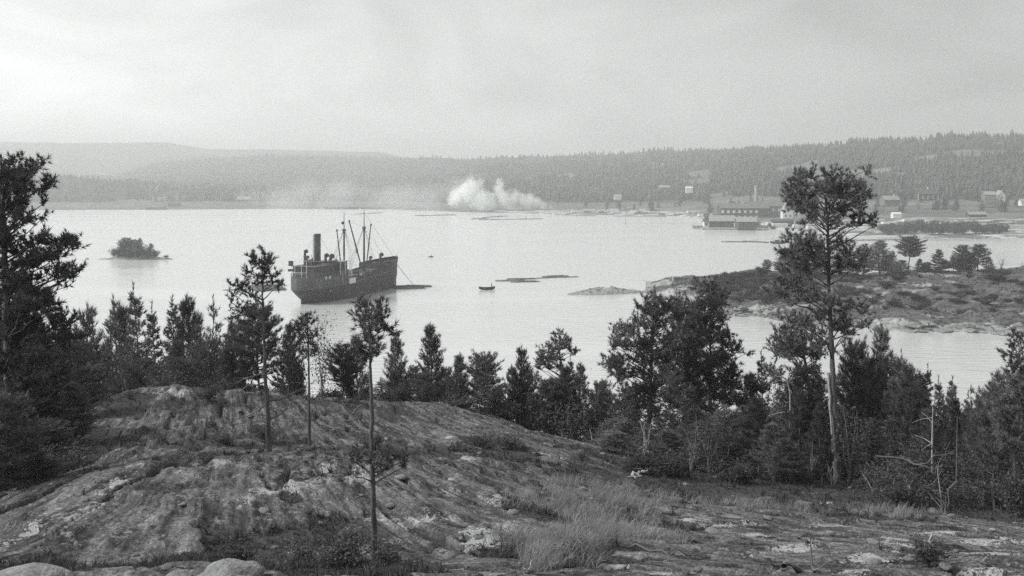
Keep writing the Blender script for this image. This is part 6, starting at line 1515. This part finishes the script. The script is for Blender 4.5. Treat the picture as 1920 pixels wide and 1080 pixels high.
# the forked dead bough in the hollow
fk = thing('dead_bough', 'forked white dead bough standing in the dark hollow at lower right', 'dead branch', tuple(P(1752, 1058, 20.6)))
for pts, r0 in (([(1752, 1062), (1751, 1040), (1749, 1016), (1757, 1004)], .035), ([(1750, 1018), (1738, 1034), (1724, 1042), (1712, 1050)], .022), ([(1751, 1030), (1758, 1044), (1763, 1054)], .018), ([(1748, 1004), (1738, 1014), (1722, 1020)], .014)):
    w_ = NB(); pw = np.array([tuple(P(a, b_, 20.6)) for a, b_ in pts]) - np.array(fk.location); pw[:, 1] += np.linspace(0, rng.uniform(-.3, .3), len(pw)); w_.tube(pw, r0 * np.linspace(1, .4, len(pw)), 6)
    link('branch', mesh_np('branch', *w_.get(), M['dead'], True), fk)
# bare dead trunks
def snag(label, pts, r0, mat, Y, name='dead_tree', forks=5):
    pw = np.array([tuple(P(a, b_, Y)) for a, b_ in pts]); pw[0, 2] = min(pw[0, 2], gz(pw[0, 0], Y) - .1)
    root = thing(name, label, 'dead tree', tuple(pw[0])); w_ = NB(); s1 = np.linspace(0, 1, 12); s0 = np.linspace(0, 1, len(pw))
    q = np.stack([np.interp(s1, s0, pw[:, j]) for j in range(3)], -1) - pw[0]; rr = r0 * (1 - .75 * s1); w_.tube(q, rr, 7)
    link('trunk', mesh_np('trunk', *w_.get(), M[mat], True), root)
    for j in range(forks):
        e = rng.randint(3, 11); ln = rng.uniform(.4, 1.3); az = rng.rand() * 6.28; d = np.array([math.cos(az), math.sin(az), rng.uniform(-.3, .3)]); b_ = NB()
        b_.tube(np.array([q[e], q[e] + d * ln * .5, q[e] + d * ln + [0, 0, -.1]]), [rr[e] * .5, rr[e] * .3, .005], 4); link('branch', mesh_np('branch', *b_.get(), M[mat], True), root)
snag('slim white dead trunk standing in the right thicket', [(1747, 870), (1748, 820), (1749, 762)], .055, 'dead', 41)
snag('grey dead trunk right of the slim white one in the right thicket', [(1793, 850), (1795, 780)], .05, 'graydead', 42)
snag('pale curved dead stem left of the tallest pine', [(1480, 800), (1482, 740), (1476, 715), (1460, 698)], .05, 'dead', 50)
snag('thin white birch stem at the foot of the big pines', [(1216, 882), (1211, 850), (1208, 815), (1200, 790)], .06, 'dead', 45, 'birch_tree')
snag('thin leaning grey stem in the thicket right of the birch stem', [(1232, 875), (1238, 840), (1244, 800)], .045, 'graydead', 45, 'birch_tree')
snag('short pale stem in the brush below the pointed pine', [(1352, 850), (1356, 815), (1352, 790)], .045, 'graydead', 47, 'birch_tree')

# ------------------------------------------------------------ heath and grass
def scatter(N, seed, y0, y1, half=.62, p=1.6):
    r = np.random.RandomState(seed)
    u = r.rand(N); a, b_ = y0 ** (1 - p), y1 ** (1 - p); y = (a + (b_ - a) * u) ** (1 / (1 - p))
    return r, r.uniform(-half, half, N) * y, y
def cover(name, N, seed, thr, k, L, w_, spread, mat, y0=12.5, y1=60, up=.8, clump=None, p=1.6, zoff=0.0):
    r, x, y = scatter(N, seed, y0, y1, p=p); z, vg = ground_full(x, y)
    f = vg * (clump(x, y) if clump else 1)
    ok = f > thr + .35 * r.rand(N); x, y, z = x[ok], y[ok], z[ok]; n_ = len(x)
    Pt = np.stack([x, y, z + zoff], -1); D = unit(np.array([[0, 0, up]]) + .35 * r.normal(size=(n_, 3)))
    sc = (y / 22)[:, None] ** .55
    V, T = tufts(r, Pt, D, L, k, w_, spread)
    V = (V.reshape(n_, -1, 3) - Pt[:, None]) * (sc * (0.6 + .9 * r.rand(n_, 1)))[:, None] + Pt[:, None]
    return tag(link(name, mesh_np(name, V.reshape(-1, 3), T, M[mat])), kind='stuff')
cover('heather', 40000, 5, .30, 10, .09, .014, .75, 'heath', clump=lambda x, y: .35 + 1.1 * NZ[7].fbm(x / .9, y / .9, 3))
cover('low_shrubs', 16000, 6, .42, 18, .17, .022, .75, 'heath', y0=14, y1=62, clump=lambda x, y: 1.9 * sstep(.45, .62, NZ[8].fbm(x / 1.6, y / 1.6, 3)), zoff=.03)
GR = [(1090, 945, 29, 1.8, 2.6), (1060, 1010, 21.5, 1.3, 1.7), (1160, 1000, 23.5, 1.4, 1.2), (1150, 920, 33, 2.2, 2), (1010, 1060, 18, 1.0, 1.0), (1690, 955, 34, 1.6, 1.5), (1430, 960, 33, 2, 1.4)]
def grassy(x, y):
    m = np.zeros(len(x))
    for a, _, Yv, hw, hd in GR: m = np.maximum(m, np.exp(-(((x - XW(a, Yv)) / hw) ** 2 + ((y - Yv) / hd) ** 2)))
    return m * 1.3 * sstep(.38, .58, NZ[9].fbm(x / .55, y / .7, 3)) + .35 * m
def grass(N, seed):
    r, x, y = scatter(N, seed, 14, 44); g = grassy(x, y)
    ok = g > .25 + .6 * r.rand(N); x, y = x[ok], y[ok]; z, _ = ground_full(x, y); n_ = len(x)
    Pt = np.stack([x, y, z - .02], -1); D = unit(np.array([[.12, -.05, 1.0]]) + .22 * r.normal(size=(n_, 3)))
    k = 7; L = .42
    d0 = unit(D[:, None] + .28 * r.normal(size=(n_, k, 3))); d0[..., 2] = np.abs(d0[..., 2])
    ln = L * (.5 + .7 * r.rand(n_, k, 1)); base = Pt[:, None] + np.concatenate([.06 * r.normal(size=(n_, k, 2)), np.zeros((n_, k, 1))], -1)
    mid = base + d0 * ln * .55; tip = mid + unit(d0 + np.array([.35, 0, -.25]) + .25 * r.normal(size=(n_, k, 3))) * ln * .5
    sd_ = unit(np.cross(d0, r.normal(size=(n_, k, 3)))) * .006
    V = np.stack([base - sd_, base + sd_, mid + sd_ * .8, mid - sd_ * .8, tip], 2).reshape(-1, 3); i = np.arange(n_ * k)[:, None] * 5
    T = np.concatenate([i + [[0, 1, 2]], i + [[0, 2, 3]], i + [[3, 2, 4]]])
    return tag(link('grass', mesh_np('grass', V, T, M['grass'])), kind='stuff')
grass(60000, 8)
for px, py, hgt, rr, lab in ((392, 752, .95, .8, 'dark round juniper bush on the left rock hump'), (640, 1068, .8, .55, 'dark leafy bush around the foot of the crooked pine, left'), (720, 1072, .6, .45, 'dark leafy bush at the right foot of the crooked pine'), (560, 1058, .5, .45, 'leafy bush in the bottom hollow left of the crooked pine'), (450, 1062, .5, .5, 'leafy bush just behind the large bottom boulder'), (1740, 1062, .45, .40, 'dark low bush in the hollow at lower right'), (1090, 1060, .5, .55, 'leafy bush behind the bottom grass'), (500, 830, .9, .8, 'low bush at the foot of the slender pine'), (905, 838, .7, .9, 'dark low bush on the middle ridge'), (960, 842, .6, .8, 'dark low bush right on the middle ridge'), (1690, 950, .8, .9, 'bushy grass-green shrub before the right thicket'), (425, 835, .6, .6, 'low bush left of the slender pine foot'), (700, 838, .6, .8, 'low bush on the ridge behind the crooked pine')):
    p = on(px, py); put_tree('bush%d' % (px % 3), (p.x, p.y, p.z - .05), hgt, rr, lab)
